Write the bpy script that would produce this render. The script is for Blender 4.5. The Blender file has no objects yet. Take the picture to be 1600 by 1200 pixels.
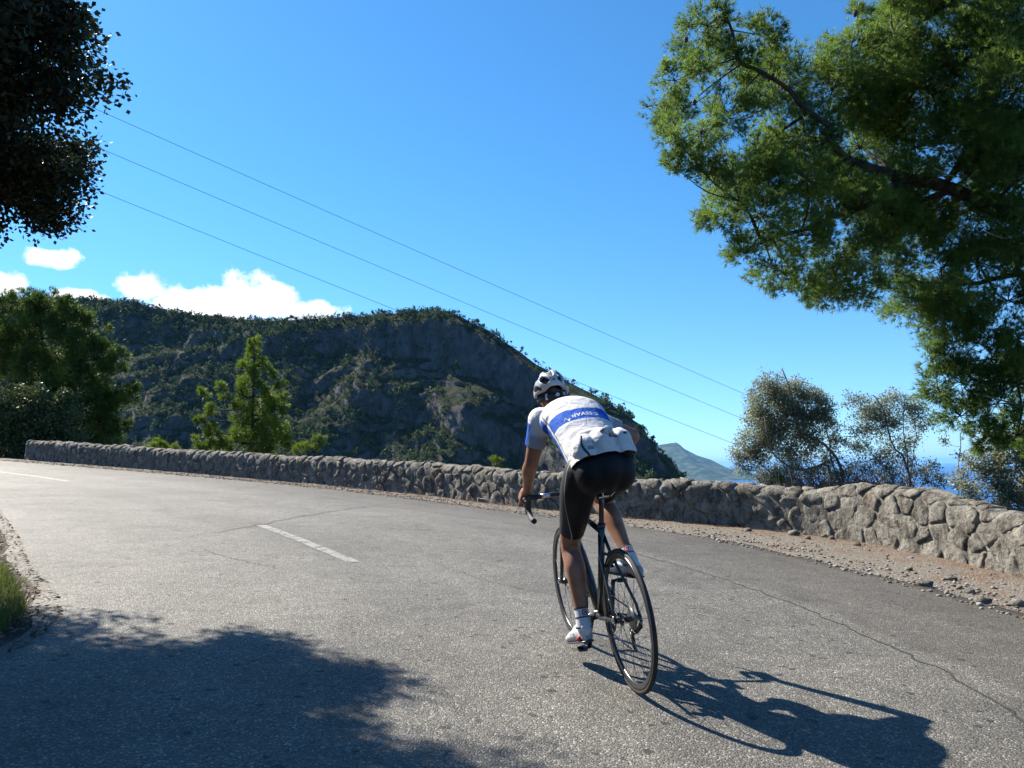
import bpy, bmesh, math, random
import numpy as np
from mathutils import Vector, Matrix

random.seed(7)
rng = np.random.default_rng(11)
scene = bpy.context.scene
COL = scene.collection
R = math.radians

# ------------------------------------------------------------------ camera
CAM_H = 1.143
PITCH, ROLL, FPX = R(6.71), R(1.0), 1130.0
cam_o = np.array([0.0, 0.0, CAM_H])
_F = np.array([0, math.cos(PITCH), math.sin(PITCH)])
_U0 = np.array([0, -math.sin(PITCH), math.cos(PITCH)])
_R0 = np.array([1.0, 0, 0])
_R = _R0 * math.cos(ROLL) - _U0 * math.sin(ROLL)
_U = _U0 * math.cos(ROLL) + _R0 * math.sin(ROLL)
cd = bpy.data.cameras.new('camera')
cd.sensor_width = 36
cd.lens = 36 * FPX / 1600
cd.clip_start = 0.05
cd.clip_end = 250000
cam = bpy.data.objects.new('camera', cd)
COL.objects.link(cam)
m = Matrix.Identity(4)
for i in range(3):
    m[i][0], m[i][1], m[i][2], m[i][3] = _R[i], _U[i], -_F[i], cam_o[i]
cam.matrix_world = m
scene.camera = cam

# ------------------------------------------------------------------ sky, sun, exposure
SUN_AZ, SUN_EL = R(-51), R(43.5)
SUN = Vector((math.sin(SUN_AZ) * math.cos(SUN_EL), math.cos(SUN_AZ) * math.cos(SUN_EL), math.sin(SUN_EL)))
world = bpy.data.worlds.new('World')
scene.world = world
world.use_nodes = True
wn, wl = world.node_tree.nodes, world.node_tree.links
wn.clear()


def N(nt, typ, **kw):
    n = nt.nodes.new(typ)
    ins = kw.pop('ins', {})
    for k, v in kw.items():
        setattr(n, k, v)
    for k, v in ins.items():
        if isinstance(v, bpy.types.NodeSocket):
            nt.links.new(v, n.inputs[k])
        else:
            n.inputs[k].default_value = v
    return n


def M_(nt, op, a, b=None, c=None, clamp=False):
    n = nt.nodes.new('ShaderNodeMath')
    n.operation = op
    n.use_clamp = clamp
    for i, v in enumerate((a, b, c)):
        if v is None:
            continue
        if isinstance(v, bpy.types.NodeSocket):
            nt.links.new(v, n.inputs[i])
        else:
            n.inputs[i].default_value = v
    return n.outputs[0]


def smooth(nt, x, lo, hi):
    n = nt.nodes.new('ShaderNodeMapRange')
    n.interpolation_type = 'SMOOTHSTEP'
    nt.links.new(x, n.inputs[0])
    n.inputs[1].default_value, n.inputs[2].default_value = lo, hi
    return n.outputs[0]


def mixc(nt, f, a, b):
    n = nt.nodes.new('ShaderNodeMix')
    n.data_type = 'RGBA'
    for i, v in ((0, f), (6, a), (7, b)):
        if isinstance(v, bpy.types.NodeSocket):
            nt.links.new(v, n.inputs[i])
        elif i == 0:
            n.inputs[0].default_value = v
        else:
            n.inputs[i].default_value = (*v, 1) if len(v) == 3 else v
    return n.outputs[2]


WT = world.node_tree
sky = N(WT, 'ShaderNodeTexSky', sky_type='NISHITA', sun_disc=False, sun_elevation=SUN_EL, sun_rotation=SUN_AZ,
        altitude=200, air_density=1.0, dust_density=0.15, ozone_density=2.2)
geo = N(WT, 'ShaderNodeTexCoord')
sep = N(WT, 'ShaderNodeSeparateXYZ', ins={0: geo.outputs['Generated']})
az = M_(WT, 'ARCTAN2', sep.outputs[0], sep.outputs[1])
el = M_(WT, 'ARCSINE', sep.outputs[2])
# the photograph's deep southern blue, paling evenly towards the horizon all round
tint = mixc(WT, smooth(WT, el, 0.0, 0.42), (.60, .98, 1.45), (.46, 1.02, 1.36))
hsv = N(WT, 'ShaderNodeMix', data_type='RGBA', blend_type='MULTIPLY', ins={0: 1.0, 6: sky.outputs[0], 7: tint})
cxy = N(WT, 'ShaderNodeCombineXYZ', ins={0: az, 1: el}).outputs[0]
nz = N(WT, 'ShaderNodeTexNoise', ins={'Vector': cxy, 'Scale': 22.0, 'Detail': 5.0, 'Roughness': 0.6})
nz2 = N(WT, 'ShaderNodeTexNoise', ins={'Vector': cxy, 'Scale': 9.0, 'Detail': 1.0, 'Roughness': 0.5})


def px_ray(u, v):
    d = _F + _R * (u - 800) / FPX + _U * (600 - v) / FPX
    return d / np.linalg.norm(d)


# cumulus heaps: (azimuth, elevation, half width, half height), all round the horizon, those over the mountain among them
heaps = []
for (u, v, ru, rv) in [(222, 450, 38, 24), (315, 478, 95, 30), (412, 466, 58, 40), (490, 487, 54, 20), (84, 404, 36, 16), (-20, 446, 52, 27), (125, 466, 40, 13)]:
    d = px_ray(u, v)
    heaps.append((math.atan2(d[0], d[1]), math.asin(d[2]), ru / FPX, rv / FPX))
for k in range(2):
    heaps.append((R(95 + k * 80 + (k * 37) % 11), R(10 + (k * 5) % 6), R(6 + (k * 3) % 4), R(2.4 + (k % 3) * .6)))
mask = None
for (a, e, ra, re) in heaps:
    dx = M_(WT, 'DIVIDE', M_(WT, 'SUBTRACT', az, a), ra)
    dy = M_(WT, 'DIVIDE', M_(WT, 'SUBTRACT', el, e), re)
    q = M_(WT, 'SUBTRACT', 1.0, M_(WT, 'SQRT', M_(WT, 'ADD', M_(WT, 'MULTIPLY', dx, dx), M_(WT, 'MULTIPLY', dy, dy))))
    mask = q if mask is None else M_(WT, 'MAXIMUM', mask, q)
body = M_(WT, 'ADD', mask, M_(WT, 'MULTIPLY', M_(WT, 'SUBTRACT', nz.outputs[0], 0.5), 2.3))
cov = smooth(WT, body, -0.05, 0.42)
shade = smooth(WT, M_(WT, 'ADD', M_(WT, 'MULTIPLY', nz2.outputs[0], 1.0), M_(WT, 'MULTIPLY', nz.outputs[0], .55)), 0.72, 0.98)
ccol = mixc(WT, shade, (11.0, 11.1, 11.3), (6.6, 7.2, 8.4))
skyc = mixc(WT, cov, hsv.outputs[2], ccol)
bg = N(WT, 'ShaderNodeBackground', ins={'Color': skyc, 'Strength': 0.05})
wo = N(WT, 'ShaderNodeOutputWorld', ins={0: bg.outputs[0]})

sl = bpy.data.lights.new('sun', 'SUN')
sl.energy = 5.0
sl.angle = R(0.55)
sl.color = (1.0, 0.925, 0.81)
so = bpy.data.objects.new('sun', sl)
so.rotation_euler = SUN.to_track_quat('Z', 'Y').to_euler()
so.location = (0, 0, 60)
COL.objects.link(so)
scene.view_settings.view_transform = 'Standard'
scene.view_settings.look = 'None'
scene.view_settings.exposure = 1.6
scene.view_settings.gamma = 1.0
scene.view_settings.use_curve_mapping = False
scene.cycles.max_bounces = 5
scene.cycles.diffuse_bounces = 3
scene.cycles.glossy_bounces = 2
scene.cycles.transmission_bounces = 3
scene.cycles.transparent_max_bounces = 12
scene.cycles.volume_bounces = 0

# ------------------------------------------------------------------ helpers
def tag(o, label=None, cat=None, group=None, kind=None):
    if label: o['label'] = label
    if cat: o['category'] = cat
    if group: o['group'] = group
    if kind: o['kind'] = kind
    return o


def mesh_np(name, V, F, smooth=False):
    """V (n,3); F list of index arrays (n,3) / (n,4) or one array."""
    me = bpy.data.meshes.new(name)
    V = np.asarray(V, np.float32)
    Fs = F if isinstance(F, (list, tuple)) else [F]
    Fs = [np.asarray(f, np.int32) for f in Fs if len(f)]
    me.vertices.add(len(V))
    me.vertices.foreach_set('co', V.ravel())
    loops = np.concatenate([f.ravel() for f in Fs])
    tot = np.concatenate([np.full(len(f), f.shape[1], np.int32) for f in Fs])
    start = np.concatenate([[0], np.cumsum(tot)[:-1]]).astype(np.int32)
    me.loops.add(len(loops))
    me.loops.foreach_set('vertex_index', loops)
    me.polygons.add(len(tot))
    me.polygons.foreach_set('loop_start', start)
    me.polygons.foreach_set('loop_total', tot)
    if smooth:
        me.polygons.foreach_set('use_smooth', np.ones(len(tot), bool))
    me.update(calc_edges=True)
    me.validate()
    return me


def obj(name, me, mat=None, parent=None, loc=None):
    if mat is not None and not me.materials:
        for mm in (mat if isinstance(mat, (list, tuple)) else [mat]):
            me.materials.append(mm)
    o = bpy.data.objects.new(name, me)
    COL.objects.link(o)
    if parent is not None:
        o.parent = parent
    if loc is not None:
        o.location = loc
    return o


def empty(name, loc=(0, 0, 0)):
    o = bpy.data.objects.new(name, None)
    o.empty_display_size = 0.2
    o.location = loc
    COL.objects.link(o)
    return o


class MB:
    """collects shapes into one mesh"""
    def __init__(s):
        s.V, s.T, s.Q, s.n = [], [], [], 0

    def add(s, V, T=None, Q=None):
        V = np.asarray(V, float).reshape(-1, 3)
        if T is not None and len(T): s.T.append(np.asarray(T) + s.n)
        if Q is not None and len(Q): s.Q.append(np.asarray(Q) + s.n)
        s.V.append(V)
        s.n += len(V)
        return s

    def mesh(s, name, smooth=False):
        fs = []
        if s.T: fs.append(np.concatenate(s.T))
        if s.Q: fs.append(np.concatenate(s.Q))
        return mesh_np(name, np.concatenate(s.V), fs, smooth)

    def rings(s, Rg, close=False, caps=True):
        """Rg (k,n,3) rings joined by quads"""
        Rg = np.asarray(Rg, float)
        k, n = Rg.shape[:2]
        i = np.arange(n)
        j = (i + 1) % n
        Q = []
        for a in range(k if close else k - 1):
            b = (a + 1) % k
            Q.append(np.stack([a * n + i, a * n + j, b * n + j, b * n + i], 1))
        V = Rg.reshape(-1, 3)
        T = None
        if caps and not close:
            V = np.concatenate([V, Rg[0].mean(0)[None], Rg[-1].mean(0)[None]])
            T = np.concatenate([np.stack([np.full(n, k * n), j, i], 1), np.stack([np.full(n, k * n + 1), (k - 1) * n + i, (k - 1) * n + j], 1)])
        return s.add(V, T, np.concatenate(Q))

    def tube(s, pts, rad, n=8, caps=True, flat=1.0, up=None):
        P = np.asarray(pts, float)
        rad = np.broadcast_to(np.asarray(rad, float), (len(P),))
        T = np.gradient(P, axis=0)
        T /= np.linalg.norm(T, axis=1)[:, None] + 1e-12
        ref = np.array([0, 0, 1.0]) if up is None else np.asarray(up, float)
        if abs(T[0] @ ref) > .95: ref = np.array([1.0, 0, 0])
        a = np.cross(T[0], ref); a /= np.linalg.norm(a)
        th = np.linspace(0, 2 * np.pi, n, endpoint=False)
        rr = []
        for i in range(len(P)):
            a = a - T[i] * (a @ T[i]); a /= np.linalg.norm(a)
            b = np.cross(T[i], a)
            rr.append(P[i] + rad[i] * (np.cos(th)[:, None] * a + flat * np.sin(th)[:, None] * b))
        return s.rings(rr, caps=caps)

    def box(s, c, size, rot=None):
        c = np.asarray(c, float); h = np.asarray(size, float) / 2
        V = np.array([[x, y, z] for x in (-1, 1) for y in (-1, 1) for z in (-1, 1)]) * h
        if rot is not None: V = V @ np.asarray(rot).T
        return s.add(V + c, None, [[0, 1, 3, 2], [4, 6, 7, 5], [0, 4, 5, 1], [2, 3, 7, 6], [0, 2, 6, 4], [1, 5, 7, 3]])

    def lathe(s, prof, origin, axis, n=48, close=True):
        """prof (k,2): (radius, along axis)"""
        axis = np.asarray(axis, float); axis /= np.linalg.norm(axis)
        a = np.cross(axis, [0, 0, 1.0])
        if np.linalg.norm(a) < 1e-3: a = np.array([1.0, 0, 0])
        a /= np.linalg.norm(a); b = np.cross(axis, a)
        th = np.linspace(0, 2 * np.pi, n, endpoint=False)
        dirs = np.cos(th)[:, None] * a + np.sin(th)[:, None] * b
        rg = np.stack([np.asarray(origin) + d * np.asarray(prof)[:, :1] + axis * np.asarray(prof)[:, 1:2] for d in dirs])
        if close:
            return s.rings(rg, close=True)
        # open profile
        k = len(prof)
        V = rg.reshape(-1, 3); Q = []
        for i in range(n):
            j = (i + 1) % n
            for p in range(k - 1):
                Q.append([i * k + p, i * k + p + 1, j * k + p + 1, j * k + p])
        return s.add(V, None, Q)

    def ball(s, c, r, n=12, k=8, rot=None):
        r = np.broadcast_to(np.asarray(r, float), (3,))
        ph = np.linspace(-np.pi / 2, np.pi / 2, k + 2)[1:-1]
        th = np.linspace(0, 2 * np.pi, n, endpoint=False)
        rg = np.stack([np.stack([np.cos(p) * np.cos(th), np.cos(p) * np.sin(th), np.full(n, np.sin(p))], 1) for p in ph])
        V = np.concatenate([rg.reshape(-1, 3), [[0, 0, -1], [0, 0, 1]]]) * r
        if rot is not None: V = V @ np.asarray(rot).T
        i = np.arange(n); j = (i + 1) % n
        Q = np.concatenate([np.stack([a * n + i, a * n + j, (a + 1) * n + j, (a + 1) * n + i], 1) for a in range(k - 1)])
        T = np.concatenate([np.stack([np.full(n, k * n), j, i], 1), np.stack([np.full(n, k * n + 1), (k - 1) * n + i, (k - 1) * n + j], 1)])
        return s.add(V + np.asarray(c, float), T, Q)


def unit(v):
    v = np.asarray(v, float)
    return v / (np.linalg.norm(v) + 1e-12)


def _hash(ix, iy, iz, seed):
    h = (ix * 374761393 + iy * 668265263 + iz * 2147483647 + seed * 974711) & 0xFFFFFFFF
    h = ((h ^ (h >> 13)) * 1274126177) & 0xFFFFFFFF
    h = ((h ^ (h >> 15)) * 2246822519) & 0xFFFFFFFF
    return ((h ^ (h >> 16)) & 0xFFFF) / 65535.0


def vnoise(P, seed=0):
    P = np.asarray(P, float)
    i = np.floor(P).astype(np.int64); f = P - i
    f = f * f * (3 - 2 * f)
    out = 0
    for dx in (0, 1):
        for dy in (0, 1):
            for dz in (0, 1):
                w = (f[..., 0] if dx else 1 - f[..., 0]) * (f[..., 1] if dy else 1 - f[..., 1]) * (f[..., 2] if dz else 1 - f[..., 2])
                out = out + w * _hash(i[..., 0] + dx, i[..., 1] + dy, i[..., 2] + dz, seed)
    return out * 2 - 1


def fbm(P, oct=4, seed=0, gain=.5, ridged=False):
    P = np.asarray(P, float); a, s, t = 1.0, 0, 0
    for o in range(oct):
        v = vnoise(P * 2 ** o + 13.7 * o, seed + o)
        if ridged: v = 1 - 2 * np.abs(v)
        s = s + a * v; t += a; a *= gain
    return s / t


def spline(pts, n):
    """Catmull-Rom through pts, n samples evenly spaced by length"""
    P = np.asarray(pts, float)
    P = np.concatenate([[2 * P[0] - P[1]], P, [2 * P[-1] - P[-2]]])
    out = []
    for i in range(1, len(P) - 2):
        t = np.linspace(0, 1, 24, endpoint=False)[:, None]
        a, b, c, d = P[i - 1], P[i], P[i + 1], P[i + 2]
        out.append(.5 * (2 * b + (c - a) * t + (2 * a - 5 * b + 4 * c - d) * t ** 2 + (3 * b - a - 3 * c + d) * t ** 3))
    out = np.concatenate(out + [P[-2][None]])
    L = np.concatenate([[0], np.cumsum(np.linalg.norm(np.diff(out, axis=0), axis=1))])
    s = np.linspace(0, L[-1], n)
    return np.stack([np.interp(s, L, out[:, k]) for k in range(out.shape[1])], 1)


def gz(x, y):
    """height of the road plane: it climbs to the left and ahead"""
    return -0.06 * np.asarray(x, float) + 0.03 * np.asarray(y, float)


def at(u, v, D):
    """a point D metres ahead"""
    d = px_ray(u, v)
    return cam_o + d * (D / d[1])


# ------------------------------------------------------------------ material kit
def new_mat(name):
    ma = bpy.data.materials.new(name)
    ma.use_nodes = True
    nt = ma.node_tree
    nt.nodes.clear()
    out = nt.nodes.new('ShaderNodeOutputMaterial')
    p = nt.nodes.new('ShaderNodeBsdfPrincipled')
    nt.links.new(p.outputs[0], out.inputs[0])
    return ma, nt, p, out


def setc(nt, p, c):
    if isinstance(c, bpy.types.NodeSocket): nt.links.new(c, p.inputs['Base Color'])
    else: p.inputs['Base Color'].default_value = (*c, 1)


def simple(name, col, rough=.5, metal=0.0, spec=.5, nscale=0, namt=.15, bump=0.0, bscale=200, coat=0):
    ma, nt, p, out = new_mat(name)
    tc = N(nt, 'ShaderNodeTexCoord').outputs['Object']
    if nscale:
        n = N(nt, 'ShaderNodeTexNoise', ins={'Vector': tc, 'Scale': nscale, 'Detail': 4.0})
        f = smooth(nt, n.outputs[0], .3, .7)
        setc(nt, p, mixc(nt, f, tuple(c * (1 - namt) for c in col), tuple(min(1, c * (1 + namt)) for c in col)))
    else:
        setc(nt, p, col)
    p.inputs['Roughness'].default_value = rough
    p.inputs['Metallic'].default_value = metal
    p.inputs['Specular IOR Level'].default_value = spec
    p.inputs['Coat Weight'].default_value = coat
    if bump:
        n = N(nt, 'ShaderNodeTexNoise', ins={'Vector': tc, 'Scale': bscale, 'Detail': 3.0})
        b = N(nt, 'ShaderNodeBump', ins={'Height': n.outputs[0], 'Strength': bump, 'Distance': .01})
        nt.links.new(b.outputs[0], p.inputs['Normal'])
    return ma


def leaf_mat(name, c0, c1, c2, rough=.5, trans=.4, spec=.4):
    ma, nt, p, out = new_mat(name)
    g = N(nt, 'ShaderNodeNewGeometry')
    ramp = N(nt, 'ShaderNodeValToRGB', ins={0: g.outputs['Random Per Island']})
    e = ramp.color_ramp.elements
    e[0].color, e[1].color = (*c0, 1), (*c2, 1)
    x = e.new(.5); x.color = (*c1, 1)
    tc = N(nt, 'ShaderNodeTexCoord').outputs['Object']
    n = N(nt, 'ShaderNodeTexNoise', ins={'Vector': tc, 'Scale': 1.1, 'Detail': 2.0})
    col = mixc(nt, smooth(nt, n.outputs[0], .35, .65), ramp.outputs[0], tuple(.5 * (a + b) * 1.15 for a, b in zip(c1, c2)))
    setc(nt, p, col)
    p.inputs['Roughness'].default_value = rough
    p.inputs['Specular IOR Level'].default_value = spec
    tr = N(nt, 'ShaderNodeBsdfTranslucent', ins={0: col})
    mx = N(nt, 'ShaderNodeMixShader', ins={0: trans, 1: p.outputs[0], 2: tr.outputs[0]})
    nt.links.new(mx.outputs[0], out.inputs[0])
    return ma

# ================================================================== SETTING
LEFT = spline([(-.9, -14), (-1.7, -6), (-2.25, 0), (-2.62, 3.3), (-2.94, 4.58), (-4.2, 6.15), (-5.6, 8), (-8.3, 11.2), (-12, 14.4), (-17, 17.8), (-25, 22), (-42, 30)], 260)
RIGHT = spline([(4.7, -14), (4.6, -6), (4.45, 0), (4.3, 3), (4.02, 5.9), (3.66, 7.6), (2.67, 10.3), (-.04, 13.1), (-4.55, 17.2), (-11.1, 21), (-22, 26.5), (-42, 37)], 260)
WALLC = spline([(6.0, -9), (5.85, 0), (5.7, 4), (5.55, 7), (5.4, 8.6), (5.2, 9.9), (4.75, 11.1), (3.8, 12.0), (2.5, 12.65), (1.15, 13.55), (-.04, 14.45), (-1.44, 15.85),
                (-3.04, 17.1), (-4.9, 18.45), (-7, 19.8), (-9.4, 21.2), (-12, 22.6), (-14.6, 23.95), (-17, 25.2)], 900)
WALLX = np.concatenate([[[6.6, -60]], WALLC, [[-40, 37.2], [-90, 60]]])


def seg_dist(P, C):
    """signed distance of points to polyline C (positive on its right-hand side walking along it) """
    P = np.asarray(P, float).reshape(-1, 2)
    best = np.full(len(P), 1e9); sgn = np.ones(len(P))
    for a, b in zip(C[:-1], C[1:]):
        ab = b - a; L2 = ab @ ab + 1e-12
        t = np.clip(((P - a) @ ab) / L2, 0, 1)
        d = P - (a + t[:, None] * ab)
        q = np.hypot(d[:, 0], d[:, 1])
        m_ = q < best
        best[m_] = q[m_]
        cr = ab[0] * d[:, 1] - ab[1] * d[:, 0]
        sgn[m_] = np.where(cr[m_] > 0, -1, 1)
    return best * sgn


WX = WALLX[np.r_[0, 1:len(WALLX) - 2:12, len(WALLX) - 2, len(WALLX) - 1]]
LX = LEFT[::6]


def terrain(x, y):
    P = np.stack([np.ravel(x), np.ravel(y)], 1)
    dw = seg_dist(P, WX)          # > 0 beyond the wall
    dl = -seg_dist(P, LX)         # > 0 inside the bend, left of the road
    z = gz(P[:, 0], P[:, 1]) - 0.03
    n3 = np.c_[P * .35, np.zeros(len(P))]
    out = np.clip(dw - .75, 0, None)
    z = z - np.where(out > 0, np.clip(out * .8 + .05 * np.minimum(out, 2), 0, 150) + fbm(n3 * .5, 3, 5) * np.clip(out * .08, 0, 2.5), 0)
    inn = np.clip(dl, 0, None)
    z = z + np.where(inn > 0, .03 + np.minimum(inn, .5) * .10 + np.clip(inn - .5, 0, 25) * .22 + fbm(np.c_[P * 1.7, np.zeros(len(P))], 3, 9) * np.clip(inn * .10, 0, .25), 0)
    edge = (dw <= 0) & (dl < 0)
    z = z + np.where(edge & (dw > -1.9), fbm(np.c_[P * 2.6, np.zeros(len(P))], 3, 2) * .018 + .022, 0)
    return z.reshape(np.shape(x))


# ---- ground materials
def mat_asphalt():
    ma, nt, p, out = new_mat('asphalt')
    tc = N(nt, 'ShaderNodeTexCoord').outputs['Object']
    lat = N(nt, 'ShaderNodeAttribute', attribute_name='lateral').outputs['Fac']
    v = N(nt, 'ShaderNodeTexVoronoi', ins={'Vector': tc, 'Scale': 120.0, 'Randomness': 1.0})
    v2 = N(nt, 'ShaderNodeTexVoronoi', ins={'Vector': tc, 'Scale': 30.0})
    big = N(nt, 'ShaderNodeTexNoise', ins={'Vector': tc, 'Scale': .55, 'Detail': 6.0, 'Roughness': .6})
    med = N(nt, 'ShaderNodeTexNoise', ins={'Vector': tc, 'Scale': 5.0, 'Detail': 6.0, 'Roughness': .65})
    rnd = N(nt, 'ShaderNodeSeparateColor', ins={0: v.outputs['Color']})
    rnd2 = N(nt, 'ShaderNodeSeparateColor', ins={0: v2.outputs['Color']})
    grain = mixc(nt, rnd.outputs[0], (.050, .0472, .041), (.112, .1055, .092))
    grain = mixc(nt, smooth(nt, rnd.outputs[1], .86, .97), grain, (.23, .22, .195))
    grain = mixc(nt, smooth(nt, rnd2.outputs[0], .975, .995), grain, (.03, .028, .025))
    tone = M_(nt, 'ADD', M_(nt, 'MULTIPLY', smooth(nt, big.outputs[0], .3, .7), .36), M_(nt, 'MULTIPLY', smooth(nt, med.outputs[0], .25, .75), .36))
    tone = M_(nt, 'ADD', tone, .70)
    # older, darker, oilier resurfacing strip along the outer side of the bend
    wob = M_(nt, 'ADD', lat, M_(nt, 'MULTIPLY', M_(nt, 'SUBTRACT', big.outputs[0], .5), .5))
    old = M_(nt, 'SUBTRACT', 1.0, smooth(nt, wob, 1.70, 1.86))
    edge = M_(nt, 'SUBTRACT', 1.0, smooth(nt, M_(nt, 'ADD', lat, M_(nt, 'MULTIPLY', med.outputs[0], .35)), .15, .55))
    tone = M_(nt, 'MULTIPLY', tone, M_(nt, 'SUBTRACT', 1.0, M_(nt, 'MULTIPLY', old, .17)))
    trk = M_(nt, 'SINE', M_(nt, 'ADD', M_(nt, 'MULTIPLY', M_(nt, 'ADD', lat, M_(nt, 'MULTIPLY', big.outputs[0], .8)), 4.2), .6))
    tone = M_(nt, 'MULTIPLY', tone, M_(nt, 'ADD', 1.0, M_(nt, 'MULTIPLY', trk, .07)))
    pt_ = N(nt, 'ShaderNodeTexNoise', ins={'Vector': tc, 'Scale': 1.3, 'Detail': 3.0, 'Distortion': .6})
    tone = M_(nt, 'MULTIPLY', tone, M_(nt, 'SUBTRACT', 1.0, M_(nt, 'MULTIPLY', smooth(nt, pt_.outputs[0], .56, .74), .24)))
    sc = N(nt, 'ShaderNodeVectorMath', operation='SCALE', ins={0: grain})
    nt.links.new(tone, sc.inputs['Scale'])
    col = mixc(nt, M_(nt, 'MULTIPLY', edge, .7), sc.outputs[0], (.12, .098, .075))
    col = mixc(nt, M_(nt, 'MULTIPLY', old, .25), col, (.056, .047, .040))
    setc(nt, p, col)
    rr = M_(nt, 'ADD', .54, M_(nt, 'MULTIPLY', rnd.outputs[2], .3))
    nt.links.new(rr, p.inputs['Roughness'])
    p.inputs['Specular IOR Level'].default_value = .22
    h = M_(nt, 'ADD', M_(nt, 'MULTIPLY', v.outputs['Distance'], -1.0), M_(nt, 'MULTIPLY', rnd.outputs[0], .5))
    b = N(nt, 'ShaderNodeBump', ins={'Height': h, 'Strength': .55, 'Distance': .012})
    b2 = N(nt, 'ShaderNodeBump', ins={'Height': med.outputs[0], 'Strength': .12, 'Distance': .05, 'Normal': b.outputs[0]})
    nt.links.new(b2.outputs[0], p.inputs['Normal'])
    return ma


def mat_dirt():
    ma, nt, p, out = new_mat('dry_earth')
    tc = N(nt, 'ShaderNodeTexCoord').outputs['Object']
    a = N(nt, 'ShaderNodeTexNoise', ins={'Vector': tc, 'Scale': 2.2, 'Detail': 8.0, 'Roughness': .7})
    b = N(nt, 'ShaderNodeTexNoise', ins={'Vector': tc, 'Scale': 26.0, 'Detail': 5.0, 'Roughness': .7})
    v = N(nt, 'ShaderNodeTexVoronoi', ins={'Vector': tc, 'Scale': 55.0})
    rnd = N(nt, 'ShaderNodeSeparateColor', ins={0: v.outputs['Color']})
    base = mixc(nt, smooth(nt, b.outputs[0], .3, .7), (.092, .080, .064), (.175, .158, .134))
    lit = M_(nt, 'MULTIPLY', smooth(nt, a.outputs[0], .50, .62), smooth(nt, b.outputs[0], .35, .6))
    base = mixc(nt, lit, base, (.125, .072, .040))
    base = mixc(nt, smooth(nt, rnd.outputs[0], .72, .9), base, (.20, .185, .16))
    inn_ = N(nt, 'ShaderNodeAttribute', attribute_name='inner').outputs['Fac']
    humus = mixc(nt, smooth(nt, b.outputs[0], .3, .7), (.011, .008, .0055), (.036, .026, .018))
    base = mixc(nt, smooth(nt, M_(nt, 'ADD', inn_, M_(nt, 'MULTIPLY', b.outputs[0], .3)), -.1, .25), base, humus)
    setc(nt, p, base)
    p.inputs['Roughness'].default_value = .92
    p.inputs['Specular IOR Level'].default_value = .2
    h = M_(nt, 'ADD', M_(nt, 'MULTIPLY', v.outputs['Distance'], -.6), b.outputs[0])
    bp = N(nt, 'ShaderNodeBump', ins={'Height': h, 'Strength': .8, 'Distance': .03})
    nt.links.new(bp.outputs[0], p.inputs['Normal'])
    return ma


M_ASPH, M_DIRT = mat_asphalt(), mat_dirt()
M_PAINT = None

# ---- ground: the road shelf, the bank inside the bend and the hillside below the wall, one sheet
gx = np.unique(np.round(np.concatenate([np.arange(-150, 160, 5), np.arange(-40, 30, 1.0), np.arange(-19, 8, .25)]), 3))
gy = np.unique(np.round(np.concatenate([np.arange(-60, 200, 5), np.arange(-14, 50, 1.0), np.arange(2, 27, .25)]), 3))
X, Y = np.meshgrid(gx, gy)
Zg = terrain(X, Y)
nx, ny = len(gx), len(gy)
i, j = np.meshgrid(np.arange(nx - 1), np.arange(ny - 1))
i, j = i.ravel(), j.ravel()
gme_ = mesh_np('ground', np.stack([X.ravel(), Y.ravel(), Zg.ravel()], 1), np.stack([j * nx + i, j * nx + i + 1, (j + 1) * nx + i + 1, (j + 1) * nx + i], 1), True)
gat_ = gme_.attributes.new('inner', 'FLOAT', 'POINT'); gat_.data.foreach_set('value', (-seg_dist(np.stack([X.ravel(), Y.ravel()], 1), LX)).astype(np.float32))
ground = obj('ground', gme_, M_DIRT)
tag(ground, kind='structure')

# ---- road
NL = len(LEFT)
rag = fbm(np.c_[np.arange(NL) * .35, np.zeros(NL), np.zeros(NL)], 4, 3) * .10
rag2 = fbm(np.c_[np.arange(NL) * .35, np.zeros(NL) + 7, np.zeros(NL)], 4, 4) * .09
nrm = unit(np.array([1, 0]))
Lp, Rp = LEFT.copy(), RIGHT.copy()
dv = Rp - Lp; wd = np.linalg.norm(dv, axis=1)[:, None]; dv = dv / wd
Lp = Lp + dv * rag2[:, None]; Rp = Rp + dv * rag[:, None]
NC = 28
V, lat = [], []
for k in range(NC + 1):
    t = k / NC
    P = Lp * (1 - t) + Rp * t
    sink = -.05 if k in (0, NC) else 0
    V.append(np.c_[P, gz(P[:, 0], P[:, 1]) + sink * 0])
    lat.append(np.linalg.norm(Rp - P, axis=1))
# outer skirts go down into the earth
V.insert(0, V[0] - [0, 0, .09]); lat.insert(0, lat[0]); V.append(V[-1] - [0, 0, .09]); lat.append(lat[-1])
V = np.stack(V); lat = np.stack(lat)
nc = V.shape[0]
a, b = np.meshgrid(np.arange(NL - 1), np.arange(nc - 1)); a, b = a.ravel(), b.ravel()
rme = mesh_np('road', V.reshape(-1, 3), np.stack([b * NL + a, (b + 1) * NL + a, (b + 1) * NL + a + 1, b * NL + a + 1], 1))
at_ = rme.attributes.new('lateral', 'FLOAT', 'POINT'); at_.data.foreach_set('value', lat.ravel().astype(np.float32))
road = tag(obj('road', rme, M_ASPH), kind='structure')


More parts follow.
